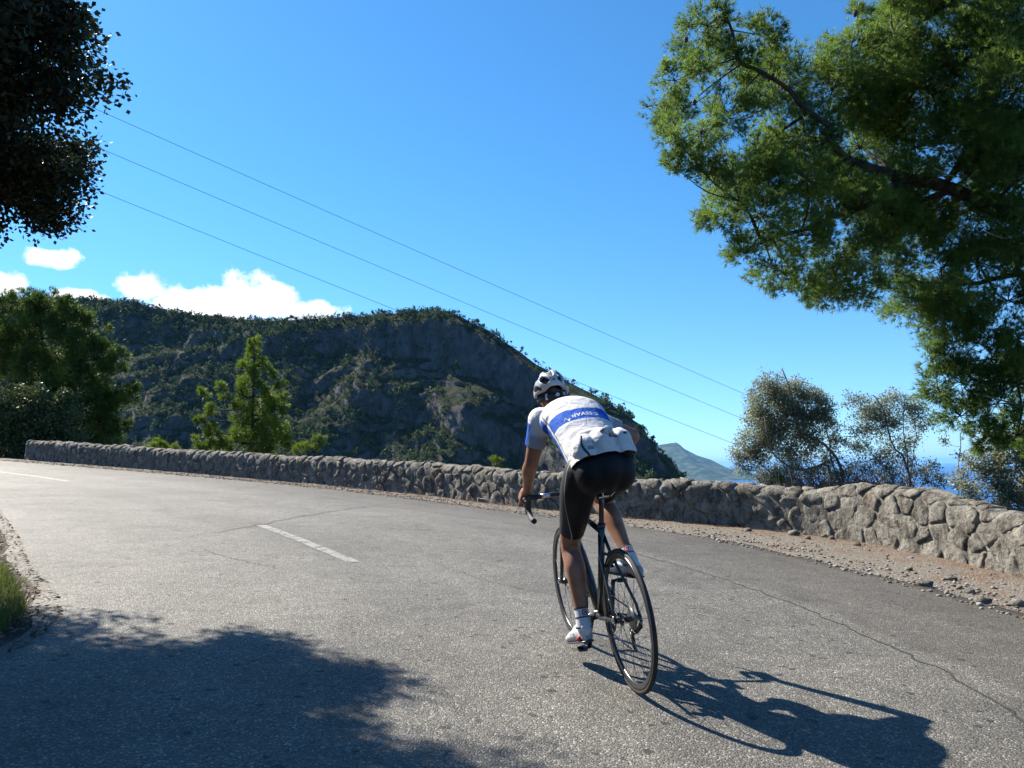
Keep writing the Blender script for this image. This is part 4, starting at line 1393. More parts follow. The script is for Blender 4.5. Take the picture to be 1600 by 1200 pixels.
# wrinkles
V_ = co_of(jme)
nrm_ = np.empty(len(V_) * 3, np.float32); jme.vertices.foreach_get('normal', nrm_) if hasattr(jme.vertices[0], 'normal') else None
nrm_ = nrm_.reshape(-1, 3)
low = np.clip((.30 - V_[:, 0]) / .12, 0, 1)
wr_ = fbm(np.c_[V_[:, 0] * 9, V_[:, 1] * 14, V_[:, 2] * 16], 3, 33, ridged=True) * .010 * low + fbm(V_ * 11, 2, 35) * .0030
V_ = V_ + nrm_ * wr_[:, None]
jme.vertices.foreach_set('co', V_.astype(np.float32).ravel())
jme.update()
HEMN = unit([.50, 0, .87])
cut(jme, (.080, 0, 1.112), HEMN)
cut(jme, NECK0 + [.012, 0, .004], unit(NECK0 - HEAD), keep=lambda c: c.x > .62 and abs(c.y) < .13 and c.z > 1.28)
for s in (-1, 1):
    ad = unit(SHO[s] - ELB[s])
    cut(jme, SHO[s] + (ELB[s] - SHO[s]) * .60, ad, keep=lambda c, s=s: (c - Vector(SHO[s])).dot(Vector(-unit(SHO[s] - ELB[s]))) > .05 and abs(c.y) > .15)
V_ = co_of(jme)
spn = np.array([[x, z] for x, z, w, t in SPN]); sl_ = np.concatenate([[0], np.cumsum(np.linalg.norm(np.diff(spn, axis=0), axis=1))])
dense = np.stack([np.interp(np.linspace(0, sl_[-1], 200), sl_, spn[:, k]) for k in (0, 1)], 1)
ix = ((V_[:, None, [0, 2]] - dense[None]) ** 2).sum(-1).argmin(1)
set_attr(jme, 'along', ix / 199 * sl_[-1]); set_attr(jme, 'across', V_[:, 1])
# depth below the back line -> side panels
hgt = V_[:, 2] - np.interp(V_[:, 0], spn[:, 0], spn[:, 1])
slv = np.zeros(len(V_)); outer = np.zeros(len(V_))
for s in (-1, 1):
    ad = unit(ELB[s] - SHO[s]); rel = V_ - SHO[s]
    t_ = rel @ ad
    axd = np.linalg.norm(rel - t_[:, None] * ad, axis=1)
    m_ = (V_[:, 1] * s > .13) & (axd < .095) & (t_ > 0)
    slv = np.where(m_, np.maximum(slv, t_), slv)
    od = unit(np.array([.75, s * .66, 0])); od = unit(od - ad * (od @ ad))
    outer = np.where(m_, (rel - t_[:, None] * ad) @ od, outer)
set_attr(jme, 'sleeve', slv); set_attr(jme, 'outer', outer)
lowside = np.clip((V_[:, 0] - .16) / .05, 0, 1)
set_attr(jme, 'side', np.where((slv > .02) | ((V_[:, 0] > .56) & (np.abs(V_[:, 1]) > .12)), 0, (np.abs(V_[:, 1]) * .55 - hgt * .75) * lowside))
M_JERSEY = mat_jersey()
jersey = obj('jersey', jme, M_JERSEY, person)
jersey.modifiers.new('thick', 'SOLIDIFY').thickness = -.002

# ---- bib shorts
def mat_shorts():
    ma, nt, p, out = new_mat('black_lycra')
    at_ = lambda n: N(nt, 'ShaderNodeAttribute', attribute_name=n).outputs['Fac']
    q = at_('seam')
    c = mixc(nt, smooth(nt, q, .003, .005), (.0035, .0035, .004), (.016, .017, .019))
    ln_ = M_(nt, 'MULTIPLY', smooth(nt, q, -.0024, -.0012), M_(nt, 'SUBTRACT', 1.0, smooth(nt, q, .0012, .0024)))
    c = mixc(nt, M_(nt, 'MULTIPLY', ln_, .9), c, (.30, .29, .27))
    setc(nt, p, c)
    p.inputs['Roughness'].default_value = .6
    p.inputs['Specular IOR Level'].default_value = .22
    tc = N(nt, 'ShaderNodeTexCoord').outputs['Object']
    f_ = N(nt, 'ShaderNodeTexNoise', ins={'Vector': tc, 'Scale': 16.0, 'Detail': 3.0})
    b = N(nt, 'ShaderNodeBump', ins={'Height': f_.outputs[0], 'Strength': .2, 'Distance': .02})
    nt.links.new(b.outputs[0], p.inputs['Normal'])
    return ma


sm = MB()
pelvis(sm, .005); torso(sm, .003, 0, 4)
for s in (-1, 1): thigh(sm, s, .005)
sme = remesh('bib_shorts', sm, .0062, 26)
cut(sme, (.30, 0, 1.16), -unit([.43, 0, .27]))
for s in (-1, 1):
    td = unit(HIP[s] - KNEE[s])
    cut(sme, KNEE[s] + (HIP[s] - KNEE[s]) * .17, td, keep=lambda c, s=s: c.y * s > 0)
V_ = co_of(sme)
sq = np.full(len(V_), -.05)
for s in (-1, 1):
    h, k = HIP[s], KNEE[s]; ad = unit(k - h); rel = V_ - (h + [0, s * .0, .0])
    t_ = rel @ ad; pr = rel - t_[:, None] * ad
    fd_ = unit(np.array([1, 0, 0]) - ad * ad[0]); sd_ = np.array([0, s, 0.0]); sd_ = unit(sd_ - ad * (sd_ @ ad))
    nn = unit(fd_ * .92 + sd_ * .40)
    q = pr @ nn - (.004 - .055 * np.clip(t_ / .35, -.3, 1.0))
    sq = np.where((V_[:, 1] * s > .02) & (pr @ sd_ > -.02), q, sq)
set_attr(sme, 'seam', sq)
shorts = obj('bib_shorts', sme, mat_shorts(), person)

# ---- socks and shoes
M_SOCK = simple('white_sock', (.42, .42, .44), .85, bump=.3, bscale=300)
M_BLK = simple('black_trim', (.015, .015, .018), .6)
M_NAVY = simple('navy_trim', (.012, .014, .035), .6)
M_RED = simple('red_print', (.24, .015, .02), .55)
M_SHOE = simple('white_shoe_upper', (.46, .46, .46), .35, coat=.2)
M_SOLE = simple('black_carbon_sole', (.015, .015, .016), .4)
for s in (-1, 1):
    a, k = ANK[s], KNEE[s]
    ud = unit(k - a)
    toe = lc if s > 0 else rc
    sk = MB().ball(a + [-.012, 0, -.030], (.041, .036, .046), 16, 10).tube([a + [-.004, 0, -.030], a + ud * .0, a + ud * .04, a + ud * .072], [.043, .0385, .037, .0375], 20, caps=False)
    sock = part('sock', sk, M_SOCK, person)
    part('cuff', MB().tube([a + ud * .067, a + ud * .075], .0388, 20, caps=False), M_BLK, sock)
    part('stripe', MB().tube([a + ud * .022, a + ud * .029], .0388, 20, caps=False), M_NAVY, sock)
    # round red badge with a white letter on the back of the sock
    bk = unit(np.array([-1, -s * .15, 0]) - ud * (np.array([-1, -s * .15, 0]) @ ud)); sdv = np.cross(ud, bk)
    th = np.linspace(0, 2 * np.pi, 18, endpoint=False)
    cB = a + ud * .048
    def onsock(p_, lift):
        ang = p_[:, 0] / .038
        return cB + ud * p_[:, 1:2] + (.038 + lift) * (np.cos(ang)[:, None] * bk + np.sin(ang)[:, None] * sdv)
    disc = np.stack([.016 * np.cos(th), .016 * np.sin(th)], 1)
    mbd = MB().add(np.concatenate([onsock(disc, .0016), onsock(np.zeros((1, 2)), .0018)]), np.stack([np.full(18, 18), np.arange(18), (np.arange(18) + 1) % 18], 1))
    part('badge', mbd, M_RED, sock)
    arc = np.linspace(.5, 5.3, 12)
    ri_, ro_ = np.stack([.006 * np.cos(arc), .006 * np.sin(arc)], 1), np.stack([.0095 * np.cos(arc), .0095 * np.sin(arc)], 1)
    mbl = MB().add(np.concatenate([onsock(ri_, .003), onsock(ro_, .003)]), None, np.stack([np.arange(11), np.arange(11) + 1, np.arange(11) + 13, np.arange(11) + 12], 1))
    part('badge_letter', mbl, M_SOCK, sock)
    # shoe
    hl = a + [-.045, -.010, -.088]
    ft = toe + [.085, s * .142, .012]
    if s < 0:
        hl = a + [-.062, -.020, -.085]; ft = toe + [.095, -.118, .022]
    d = unit(ft - hl); w = unit(np.cross([0, 0, 1], d)); u = np.cross(d, w)
    Ls = np.linalg.norm(ft - hl)
    secs = []
    for t, ww, hh, zz_ in [(-.005, .012, .016, .022), (.0, .026, .030, .030), (.03, .034, .044, .042), (.08, .036, .050, .050), (.13, .036, .046, .046), (.17, .040, .036, .036), (.21, .044, .030, .030), (.25, .040, .024, .024), (.275, .026, .017, .018), (.285, .008, .008, .014)]:
        secs.append((hl + d * t * Ls / .255 + u * zz_, w * ww, u * hh))
    shm = MB(); loft(shm, secs, 20)
    shoe = part('shoe', shm, M_SHOE, person)
    sl_m = MB()
    loft(sl_m, [(hl + d * t * Ls / .255 + u * .002, w * ww, u * .0075) for t, ww in [(-.008, .012), (0, .029), (.05, .038), (.12, .037), (.19, .045), (.24, .043), (.28, .024), (.29, .008)]], 16)
    part('sole', sl_m, M_SOLE, shoe)
    hp = MB()
    loft(hp, [(hl + d * (t + .0) + u * .030, w * ww, u * .032) for t, ww in [(-.0055, .010), (-.003, .020), (.006, .0295), (.016, .033)]], 16)
    part('heel_cup', hp, simple('grey_heel_cup', (.18, .18, .19), .5), shoe)
    part('collar', MB().tube([a + [-.002, 0, -.026], a + [-.001, 0, -.018]], .044, 18, caps=False), M_BLK, shoe)
    rd_ = MB()
    loft(rd_, [(hl + d * t + u * zz_ + w * s * .004, w * (ww + .002), u * (hh + .0005)) for t, ww, hh, zz_ in [(.035, .0342, .020, .024), (.055, .0352, .020, .024), (.075, .0355, .018, .020)]], 16)
    part('red_flash', rd_, M_RED, shoe)
    for t in (.115, .15):
        part('strap', MB().tube([hl + d * t + w * .039 + u * .045, hl + d * t + u * .088 - u * (t - .115) * .5, hl + d * t - w * .039 + u * .045], [.009, .011, .009], 8, flat=.4), M_SHOE, shoe)

# ---- helmet
def helm(th, ph, k=1.0):
    """th from front (0) over crown to back (pi), ph across"""
    x = math.cos(th) * .142; z = math.sin(th) * .112
    return x, z


M_HELM = simple('white_silver_helmet_shell', (.31, .315, .33), .28, coat=.4)
M_LINER = simple('black_helmet_foam', (.012, .012, .014), .7)
HC = H_(-.010, 0, .030)
nu, nv = 110, 90
us = np.linspace(R(-14), R(194), nu)      # front rim to back rim
vs = np.linspace(R(-92), R(92), nv)
UU, VV = np.meshgrid(us, vs, indexing='ij')


def helm_pt(U_, V__, off=0.0):
    x = np.cos(U_) * np.cos(V__ * .93) ** .35 * (.142 + off) * np.where(np.cos(U_) < 0, 1.06, 1.0)
    zt = np.sin(U_) * (.112 + off)
    y = np.sin(V__) * (.104 + off) * (1 - .22 * np.clip(np.cos(U_), 0, 1) ** 2) * np.clip(.55 + .5 * np.sin(np.clip(U_, 0, np.pi)), 0, 1.0)
    z = zt * np.cos(V__) + .0 * U_ - .035 * np.abs(np.sin(V__)) ** 3 + (1 - np.cos(V__)) * .0
    return np.stack([x, y, z], -1)


# vents: long slots between ribs
ribs = 5
sh_ = VV / R(92) + .10 * np.sin(UU * 2)
rv = (sh_ + 1) / 2 * ribs
rowk = np.floor(rv)
deg = np.degrees(UU)
fr_ = np.abs((rv % 1) - .5)
ph_ = (deg + 40 * (rowk % 2) + 2) % 84
lens_ = 1 - np.abs(ph_ - 42) / 39
vent = (fr_ < .455 * np.clip(lens_, 0, 1) ** .30) & (np.abs(VV) < R(84))
gate = (lens_ > 0) & (deg > 8) & (deg < 178)
ventm = vent & gate
P0 = helm_pt(UU, VV, 0); P1_ = helm_pt(UU, VV, -.016)
tow = lambda A: HC + A @ HR.T
hv = np.concatenate([tow(P0.reshape(-1, 3)), tow(P1_.reshape(-1, 3))])
fc = []
off_ = nu * nv
solid = ~(ventm[:-1, :-1] & ventm[1:, :-1] & ventm[:-1, 1:] & ventm[1:, 1:])
for i_ in range(nu - 1):
    for j_ in range(nv - 1):
        if not solid[i_, j_]: continue
        a, b, c, d = i_ * nv + j_, (i_ + 1) * nv + j_, (i_ + 1) * nv + j_ + 1, i_ * nv + j_ + 1
        fc.append((a, b, c, d)); fc.append((d + off_, c + off_, b + off_, a + off_))
        for (p_, q_, ni, nj) in ((a, d, i_ - 1, j_), (c, b, i_ + 1, j_), (b, a, i_, j_ - 1), (d, c, i_, j_ + 1)):
            if not (0 <= ni < nu - 1 and 0 <= nj < nv - 1) or not solid[ni, nj]:
                fc.append((p_, q_, q_ + off_, p_ + off_))
helmet = obj('helmet', mesh_np('helmet', hv, np.array(fc), True), M_HELM, person)
li = helm_pt(UU[::2, ::2], VV[::2, ::2], -.020)
nu2, nv2 = li.shape[:2]
i_, j_ = np.meshgrid(np.arange(nu2 - 1), np.arange(nv2 - 1), indexing='ij'); i_, j_ = i_.ravel(), j_.ravel()
obj('helmet_liner', mesh_np('helmet_liner', tow(li.reshape(-1, 3)), np.stack([i_ * nv2 + j_, (i_ + 1) * nv2 + j_, (i_ + 1) * nv2 + j_ + 1, i_ * nv2 + j_ + 1], 1), True), M_LINER, helmet)
# rear cradle: dark band, dial and two pale strap yokes
part('rear_cradle', MB().tube(spline([H_(-.02, .085, -.03), H_(-.075, .066, -.045), H_(-.108, 0, -.048), H_(-.075, -.066, -.045), H_(-.02, -.085, -.03)], 24), .010, 8, flat=2.2), M_LINER, helmet)
part('dial', MB().lathe([(.0005, .010), (.010, .010), (.0125, .007), (.0125, 0), (.0005, 0)], H_(-.116, -.012, -.044), -hx, 16, close=False), simple('pale_dial', (.45, .45, .46), .5), helmet)
part('strap_yoke', MB().tube([H_(-.098, .048, -.025), H_(-.095, .050, -.062)], .009, 8, flat=.4), M_SHOE, helmet)
part('strap_yoke', MB().tube([H_(-.098, -.056, -.025), H_(-.092, -.056, -.062)], .008, 8, flat=.4), M_SHOE, helmet)
for s in (-1, 1):
    part('chin_strap', MB().tube([H_(.02, s * .088, -.01), H_(.028, s * .072, -.075), H_(.045, s * .02, -.118)], .006, 6, flat=.3), M_LINER, helmet)

# ---- what bulges from the pockets, and the lettering across the band
from mathutils.bvhtree import BVHTree
_bm = bmesh.new(); _bm.from_mesh(jme); JBVH = BVHTree.FromBMesh(_bm); _bm.free()


def back_at(y, z, lift=.0):
    """point on the back of the jersey seen from behind"""
    h = JBVH.ray_cast(Vector((-.6, y, z + .12)), Vector((1, 0, -.17)).normalized())
    q = h[0] if h[0] is not None else Vector((.06, y, z))
    return np.array(q) + np.array([-lift, 0, lift * .3])


def seam(name, pts, r_, mat, lift=.0005):
    C = spline([(y, z) for y, z in pts], 26)
    return part(name, MB().tube(np.array([back_at(y, z, lift) for y, z in C]), r_, 6), mat, jersey)


M_SEAM = simple('grey_seam_thread', (.10, .10, .12), .8)
seam('pocket_seam', [(.050, 1.245), (.046, 1.19), (.036, 1.125)], .0018, M_SEAM)
seam('pocket_seam', [(-.058, 1.245), (-.062, 1.19), (-.066, 1.125)], .0018, M_SEAM)
seam('pocket_edge', [(.140, 1.205), (.09, 1.245), (.04, 1.262), (-.02, 1.262), (-.08, 1.252), (-.13, 1.215)], .0022, M_SEAM)
seam('strap', [(.118, 1.232), (.128, 1.195), (.118, 1.160), (.098, 1.122)], .007, M_BLK, .0)
seam('pocket_fold', [(.112, 1.190), (.08, 1.198), (.052, 1.186)], .0022, M_SEAM)
M_BAG = simple('crumpled_clear_bag', (.30, .31, .30), .25, nscale=60, namt=.6, bump=1.0, bscale=60)
bagm = MB().ball((0, 0, 0), (.022, .036, .024), 18, 12)
Vb_ = np.concatenate(bagm.V); Vb_ = Vb_ * (1 + .25 * fbm(Vb_ * 60, 2, 3)[:, None]) + back_at(-.005, 1.238, .006)
obj('snack_bag', mesh_np('snack_bag', Vb_, [bagm.T[0], bagm.Q[0]], False), M_BAG, jersey)


def patch(name, y, z, w, h, mat, lift=.003, n=6):
    g = np.array([[back_at(y + w * (i / n - .5), z + h * (j / n - .5), lift) for i in range(n + 1)] for j in range(n + 1)])
    i, j = np.meshgrid(np.arange(n), np.arange(n)); i, j = i.ravel(), j.ravel()
    return obj(name, mesh_np(name, g.reshape(-1, 3), np.stack([j * (n + 1) + i, j * (n + 1) + i + 1, (j + 1) * (n + 1) + i + 1, (j + 1) * (n + 1) + i], 1), True), mat, jersey)


patch('pocket_mouth', -.030, 1.215, .052, .022, simple('dark_pocket_lining', (.035, .04, .07), .6))
patch('reflective_patch', .088, 1.165, .034, .018, simple('grey_reflective_patch', (.16, .16, .17), .4))
patch('pocket_mouth', -.098, 1.222, .020, .012, M_BLK)


def project_back(pts2, lift):
    """pts (n,2): across (left +), along the spine -> just above the jersey's back"""
    bvh = JBVH
    out = []
    for a, l in pts2:
        x, z = np.interp(l, sl_, spn[:, 0]), np.interp(l, sl_, spn[:, 1])
        g = np.array([np.interp(l + .02, sl_, spn[:, 0]) - np.interp(l - .02, sl_, spn[:, 0]), np.interp(l + .02, sl_, spn[:, 1]) - np.interp(l - .02, sl_, spn[:, 1])]); g /= np.linalg.norm(g)
        nn = Vector((-g[1], 0, g[0]))
        o = Vector((x, a, z)) + nn * .4
        h = bvh.ray_cast(o, -nn)
        q = h[0] if h[0] is not None else Vector((x, a, z)) + nn * .11
        out.append(np.array(q + nn * lift))
    return np.array(out)


def back_text(txt, size, a0, l0, mat, lift, shear=.12, name='lettering', grow=0.0):
    cu = bpy.data.curves.new('t', 'FONT'); cu.body = txt; cu.size = size; cu.shear = shear; cu.offset = grow; cu.space_character = 1.12; cu.resolution_u = 2
    to = bpy.data.objects.new('t', cu); COL.objects.link(to)
    dg = bpy.context.evaluated_depsgraph_get(); dg.update()
    me = bpy.data.meshes.new_from_object(to.evaluated_get(dg)); bpy.data.objects.remove(to)
    bm = bmesh.new(); bm.from_mesh(me); bmesh.ops.triangulate(bm, faces=bm.faces[:])
    bmesh.ops.subdivide_edges(bm, edges=[e for e in bm.edges if e.calc_length() > .02], cuts=2, use_grid_fill=False); bm.to_mesh(me); bm.free()
    v = co_of(me)
    wd_ = v[:, 0].max()
    a = a0 - v[:, 0]; l = l0 + v[:, 1] + .0
    me.vertices.foreach_set('co', project_back(np.stack([a, l], 1), lift).astype(np.float32).ravel()); me.update(); me.name = name
    return obj(name, me, mat, jersey)


M_LET = simple('white_print', (.55, .55, .57), .6)
M_LETD = simple('grey_print', (.16, .16, .20), .6)
back_text('A', .062, .132, .262, M_LET, .0022, .25)
back_text('DIVASSO', .038, .094, .276, M_LET, .0022, .1, grow=.0016)
back_text('A', .030, .121, .279, M_LETD, .0034, .2)
back_text('DIVASSO', .034, .0932, .2778, M_LETD, .0034, .1, grow=-.0014)

# ================================================================== VEGETATION
vr = np.random.default_rng(23)
M_BARK = simple('grey_brown_bark', (.045, .035, .027), .9, spec=.15, nscale=9, namt=.45, bump=.8, bscale=26)
M_BARKP = simple('pale_dead_branch', (.20, .18, .16), .9, spec=.1, nscale=20, namt=.3)
M_TWIG = simple('grey_twigs', (.15, .125, .105), .9, spec=.1, nscale=20, namt=.3)
M_PINE = leaf_mat('aleppo_pine_needles', (.028, .064, .013), (.075, .138, .022), (.170, .240, .042), .5, .58, .3)
M_PINEY = leaf_mat('young_pine_needles', (.022, .052, .006), (.075, .130, .012), (.175, .240, .026), .5, .45, .3)
M_PINED = leaf_mat('distant_pine_needles', (0.0266, 0.0513, 0.0114), (0.0570, 0.0988, 0.0171), (0.1178, 0.1672, 0.0266), .55, .4, .25)
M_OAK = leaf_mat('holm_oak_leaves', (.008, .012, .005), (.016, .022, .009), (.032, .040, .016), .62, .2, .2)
M_BUSH = leaf_mat('glossy_bush_leaves', (.018, .032, .008), (.045, .066, .018), (.11, .125, .045), .5, .25, .3)
M_OLIVE = leaf_mat('grey_green_leaves', (.080, .098, .056), (.15, .172, .105), (.25, .265, .185), .45, .5, .4)


def rvec(n, r=vr):
    v = r.standard_normal((n, 3))
    return v / np.linalg.norm(v, axis=1)[:, None]


def needles(P, D, L, w, m, spread=.85, r=vr):
    n = len(P)
    P = np.repeat(P, m, 0); D = np.repeat(D, m, 0)
    d = D + rvec(len(P), r) * spread
    d /= np.linalg.norm(d, axis=1)[:, None]
    ln = L * r.uniform(.65, 1.15, len(P))[:, None]
    sd = np.cross(d, rvec(len(P), r)); sd /= np.linalg.norm(sd, axis=1)[:, None] + 1e-9
    b = P + rvec(len(P), r) * .012
    V = np.stack([b - sd * w, b + sd * w, b + d * ln], 1).reshape(-1, 3)
    return V, np.arange(len(V)).reshape(-1, 3)


def leaves(P, D, L, w, m, scatter, r=vr, drop=0.0):
    P = np.repeat(P, m, 0); D = np.repeat(D, m, 0)
    p = P + rvec(len(P), r) * scatter * r.random((len(P), 1)) ** .5
    d = D * .6 + rvec(len(P), r) + [0, 0, -drop]
    d /= np.linalg.norm(d, axis=1)[:, None]
    sd = np.cross(d, rvec(len(P), r)); sd /= np.linalg.norm(sd, axis=1)[:, None] + 1e-9
    up_ = np.cross(sd, d)
    ln = L * r.uniform(.6, 1.2, len(P))[:, None]
    ww = w * r.uniform(.7, 1.2, len(P))[:, None]
    V = np.stack([p, p + d * ln * .5 + sd * ww + up_ * ln * .06, p + d * ln, p + d * ln * .5 - sd * ww + up_ * ln * .06], 1).reshape(-1, 3)
    return V, np.arange(len(V)).reshape(-1, 4)


def build_tree(name, label, cat, limbs, clusters, fol, density, mat, bark=M_BARK, group=None, L=.10, w=.003, m=14, spread=.85, subs=9, scatter=.06, twig=.004, shell=.55, trunk_n=8, base=None, drop=0.0, sub_r=.35, extra_bark=None, up_bias=.35, fr=None):
    """limbs: [(points, r0, r1)], first one is the trunk; clusters: [(centre, radius(3))]"""
    r = np.random.default_rng(fr if fr is not None else abs(hash(name)) % 1000)
    tr = MB(); samp = []; samr = []
    for pts, r0, r1 in limbs:
        C = spline(pts, max(8, 6 * len(pts)))
        if r0 < .07:
            q_ = np.arange(len(C)) / len(C)
            C = C + np.stack([fbm(np.c_[q_ * 4, q_ * 0 + k_, q_ * 0 + r0 * 100], 3, k_) for k_ in (1, 2, 3)], 1) * np.linalg.norm(C[-1] - C[0]) * .11 * np.minimum(q_ * 4, 1)[:, None]
        rr = np.linspace(r0, r1, len(C)) * (1 + .06 * r.standard_normal(len(C)))
        tr.tube(C, rr, trunk_n)
        samp.append(C); samr.append(rr)
    samp = np.concatenate(samp); samr = np.concatenate(samr)
    FP, FD = [], []
    for (c, rad) in clusters:
        c = np.asarray(c, float); rad = np.broadcast_to(np.asarray(rad, float), (3,))
        k = ((samp - c) ** 2).sum(1) + .6 * np.maximum(0, samp[:, 2] - c[2]) ** 2
        k0 = k.argmin(); a = samp[k0]
        dist = np.linalg.norm(c - a)
        rb = min(samr[k0] * .6, .012 + .022 * dist)
        mid = (a + c) / 2 + rvec(1, r)[0] * dist * .10 + [0, 0, -.05 * dist]
        if dist > .05:
            tr.tube(spline([a, mid, c], 7), np.linspace(rb, rb * .45, 7), 6)
        vol = float(np.prod(rad) ** (1 / 3))
        ns_ = max(4, int(subs * (1 + vol * sub_r)))
        dirs = rvec(ns_, r); dirs[:, 2] = dirs[:, 2] * .85 + .1
        n_f = max(6, int(density * vol ** 2))
        per = max(2, n_f // ns_)
        for q in range(ns_):
            e = c + dirs[q] * rad * r.uniform(.7, 1.0)
            md = (c + e) / 2 + rvec(1, r)[0] * vol * .12
            C = spline([c, md, e], 5)
            tr.tube(C, np.linspace(min(max(rb * .4, twig), .007), twig * .6, 5), 4, caps=False)
            t = r.uniform(0, 1, per) ** (1 - shell)
            t = .25 + .75 * t
            base_ = c + (e - c) * t[:, None]
            jit = rvec(per, r) * rad * r.uniform(.05, .42, (per, 1))
            P = base_ + jit
            d = (P - c) / rad
            nn = np.linalg.norm(d, axis=1)
            P = np.where(nn[:, None] > 1.05, c + d / nn[:, None] * rad * 1.05, P)
            FP.append(P); FD.append((d / (nn[:, None] + 1e-6)) * .8 + dirs[q] * .3 + [0, 0, up_bias])
    FP = np.concatenate(FP); FD = np.concatenate(FD); FD /= np.linalg.norm(FD, axis=1)[:, None] + 1e-9
    base = np.asarray(limbs[0][0][0] if base is None else base, float)
    if fol == 'pine': V, F = needles(FP, FD, L, w, m, spread, r)
    else: V, F = leaves(FP, FD, L, w, m, scatter, r, drop)
    root = empty(name, base)
    tag(root, label, cat, group)
    V0 = np.concatenate(tr.V)
    tr.V = [V0 - base]
    obj('trunk', tr.mesh('trunk', True), bark, root)
    obj('crown', mesh_np('crown', V - base, F), mat, root)
    if extra_bark:
        for nm, mt, pts, r0, r1 in extra_bark:
            C = spline(pts, 10) - base
            obj(nm, MB().tube(C, np.linspace(r0, r1, 10), 6).mesh(nm, True), mt, root)
    return root


def pxc(lst, D0, sy=1.0, sz=1.0):
    """(u, v, radius px, distance) -> clusters"""
    out = []
    for q in lst:
        u, v, r_ = q[:3]; D = q[3] if len(q) > 3 else D0
        rr = r_ * D / FPX
        out.append((at(u, v, D), np.array([rr, rr * sy, rr * sz])))
    return out


def gpt(x, y):
    return np.array([x, y, float(terrain(np.array([x]), np.array([y]))[0]) - .05])


# ---- big Aleppo pine leaning over the wall on the right; its trunk stands on the slope just outside the view
TB = gpt(8.6, 9.6)
trunk = [TB, np.array([8.5, 9.6, 1.2]), np.array([8.1, 9.5, 3.2]), np.array([7.7, 9.4, 5.0]), np.array([7.4, 9.4, 7.0]), np.array([7.2, 9.3, 9.0])]
limbs = [(trunk, .24, .09),
         ([trunk[3], at(1640, 350, 9.3), at(1560, 330, 9.2), at(1480, 292, 9.2), at(1400, 275, 9.1), at(1335, 255, 9.0)], .11, .065),
         ([at(1335, 255, 9.0), at(1290, 215, 8.9), at(1235, 165, 8.8), at(1180, 105, 8.6), at(1130, 50, 8.5)], .05, .014),
         ([at(1420, 280, 9.1), at(1350, 320, 9.0), at(1290, 350, 8.9), at(1220, 370, 8.7), at(1150, 340, 8.5)], .05, .015),
         ([at(1480, 300, 9.2), at(1410, 330, 9.4), at(1350, 380, 9.5), at(1300, 410, 9.4)], .045, .014),
         ([trunk[3], at(1600, 250, 9.5), at(1500, 170, 9.6), at(1400, 110, 9.4), at(1340, 60, 9.2)], .09, .02),
         ([trunk[4], at(1560, 60, 9.2), at(1450, -20, 9.0), at(1330, -60, 8.8)], .08, .02),
         ([trunk[2], at(1640, 430, 9.2), at(1550, 440, 9.2), at(1450, 430, 9.2)], .06, .015),
         ([trunk[2], at(1660, 610, 9.2), at(1590, 600, 9.2), at(1510, 580, 9.3), at(1460, 570, 9.3)], .05, .012)]
cl = pxc([(1105, 40, 48, 8.5), (1150, 90, 55, 8.6), (1095, 110, 30, 8.4), (1185, 55, 45, 8.8), (1215, 120, 70, 9.0), (1055, 215, 34, 8.2), (1095, 205, 48, 8.3), (1140, 180, 60, 8.5), (1060, 265, 36, 8.2), (1110, 270, 55, 8.3),
          (1165, 260, 70, 8.6), (1130, 335, 46, 8.3), (1190, 340, 62, 8.5), (1165, 395, 38, 8.4), (1210, 420, 52, 8.6), (1250, 455, 34, 8.7), (1245, 370, 60, 8.8), (1270, 300, 80, 9.2), (1255, 210, 80, 9.3), (1300, 140, 80, 9.3),
          (1290, 460, 36, 8.8), (1310, 400, 55, 9.2), (1345, 450, 42, 9.2), (1365, 360, 60, 9.5), (1345, 230, 85, 9.8), (1370, 120, 75, 9.2), (1330, 75, 45, 9.0), (1395, 50, 60, 9.0), (1340, 25, 26, 8.8), (1440, 130, 95, 9.6),
          (1450, 30, 80, 9.2), (1430, 230, 90, 10.0), (1440, 350, 70, 9.8), (1400, 425, 46, 9.4), (1430, 465, 34, 9.2), (1470, 420, 52, 9.3), (1520, 90, 95, 8.8), (1530, 200, 95, 8.8), (1520, 310, 85, 9.6), (1530, 410, 60, 9.3),
          (1590, 20, 90, 8.4), (1590, 140, 90, 8.2), (1600, 260, 90, 8.6), (1590, 380, 80, 9.0), (1575, 470, 55, 9.1), (1520, 490, 34, 9.2), (1470, -40, 80, 9.0), (1330, -60, 60, 8.8), (1120, -40, 50, 8.5), (1690, 60, 100, 8.6), (1700, 220, 100, 9.0), (1690, 380, 90, 9.2),
          (1350, 318, 50, 8.6), (1260, 280, 50, 8.3), (1455, 560, 34, 9.3), (1490, 545, 40, 9.3), (1465, 605, 40, 9.3), (1505, 600, 48, 9.3), (1500, 650, 40, 9.2), (1550, 560, 48, 9.2), (1560, 630, 48, 9.1), (1600, 590, 50, 9.0), (1540, 680, 34, 9.2), (1590, 680, 40, 9.0)], 9)
hull = np.array([(1060, 5), (1030, 215), (1030, 270), (1100, 345), (1160, 410), (1235, 460), (1330, 475), (1420, 490), (1500, 510), (1500, 660), (1660, 700), (1700, -60), (1330, -40), (1330, 60), (1230, 70), (1180, 0)], float)


def inside(x, y, P):
    c = False
    for a, b in zip(P, np.roll(P, -1, 0)):
        if (a[1] > y) != (b[1] > y) and x < (b[0] - a[0]) * (y - a[1]) / (b[1] - a[1]) + a[0]: c = not c
    return c


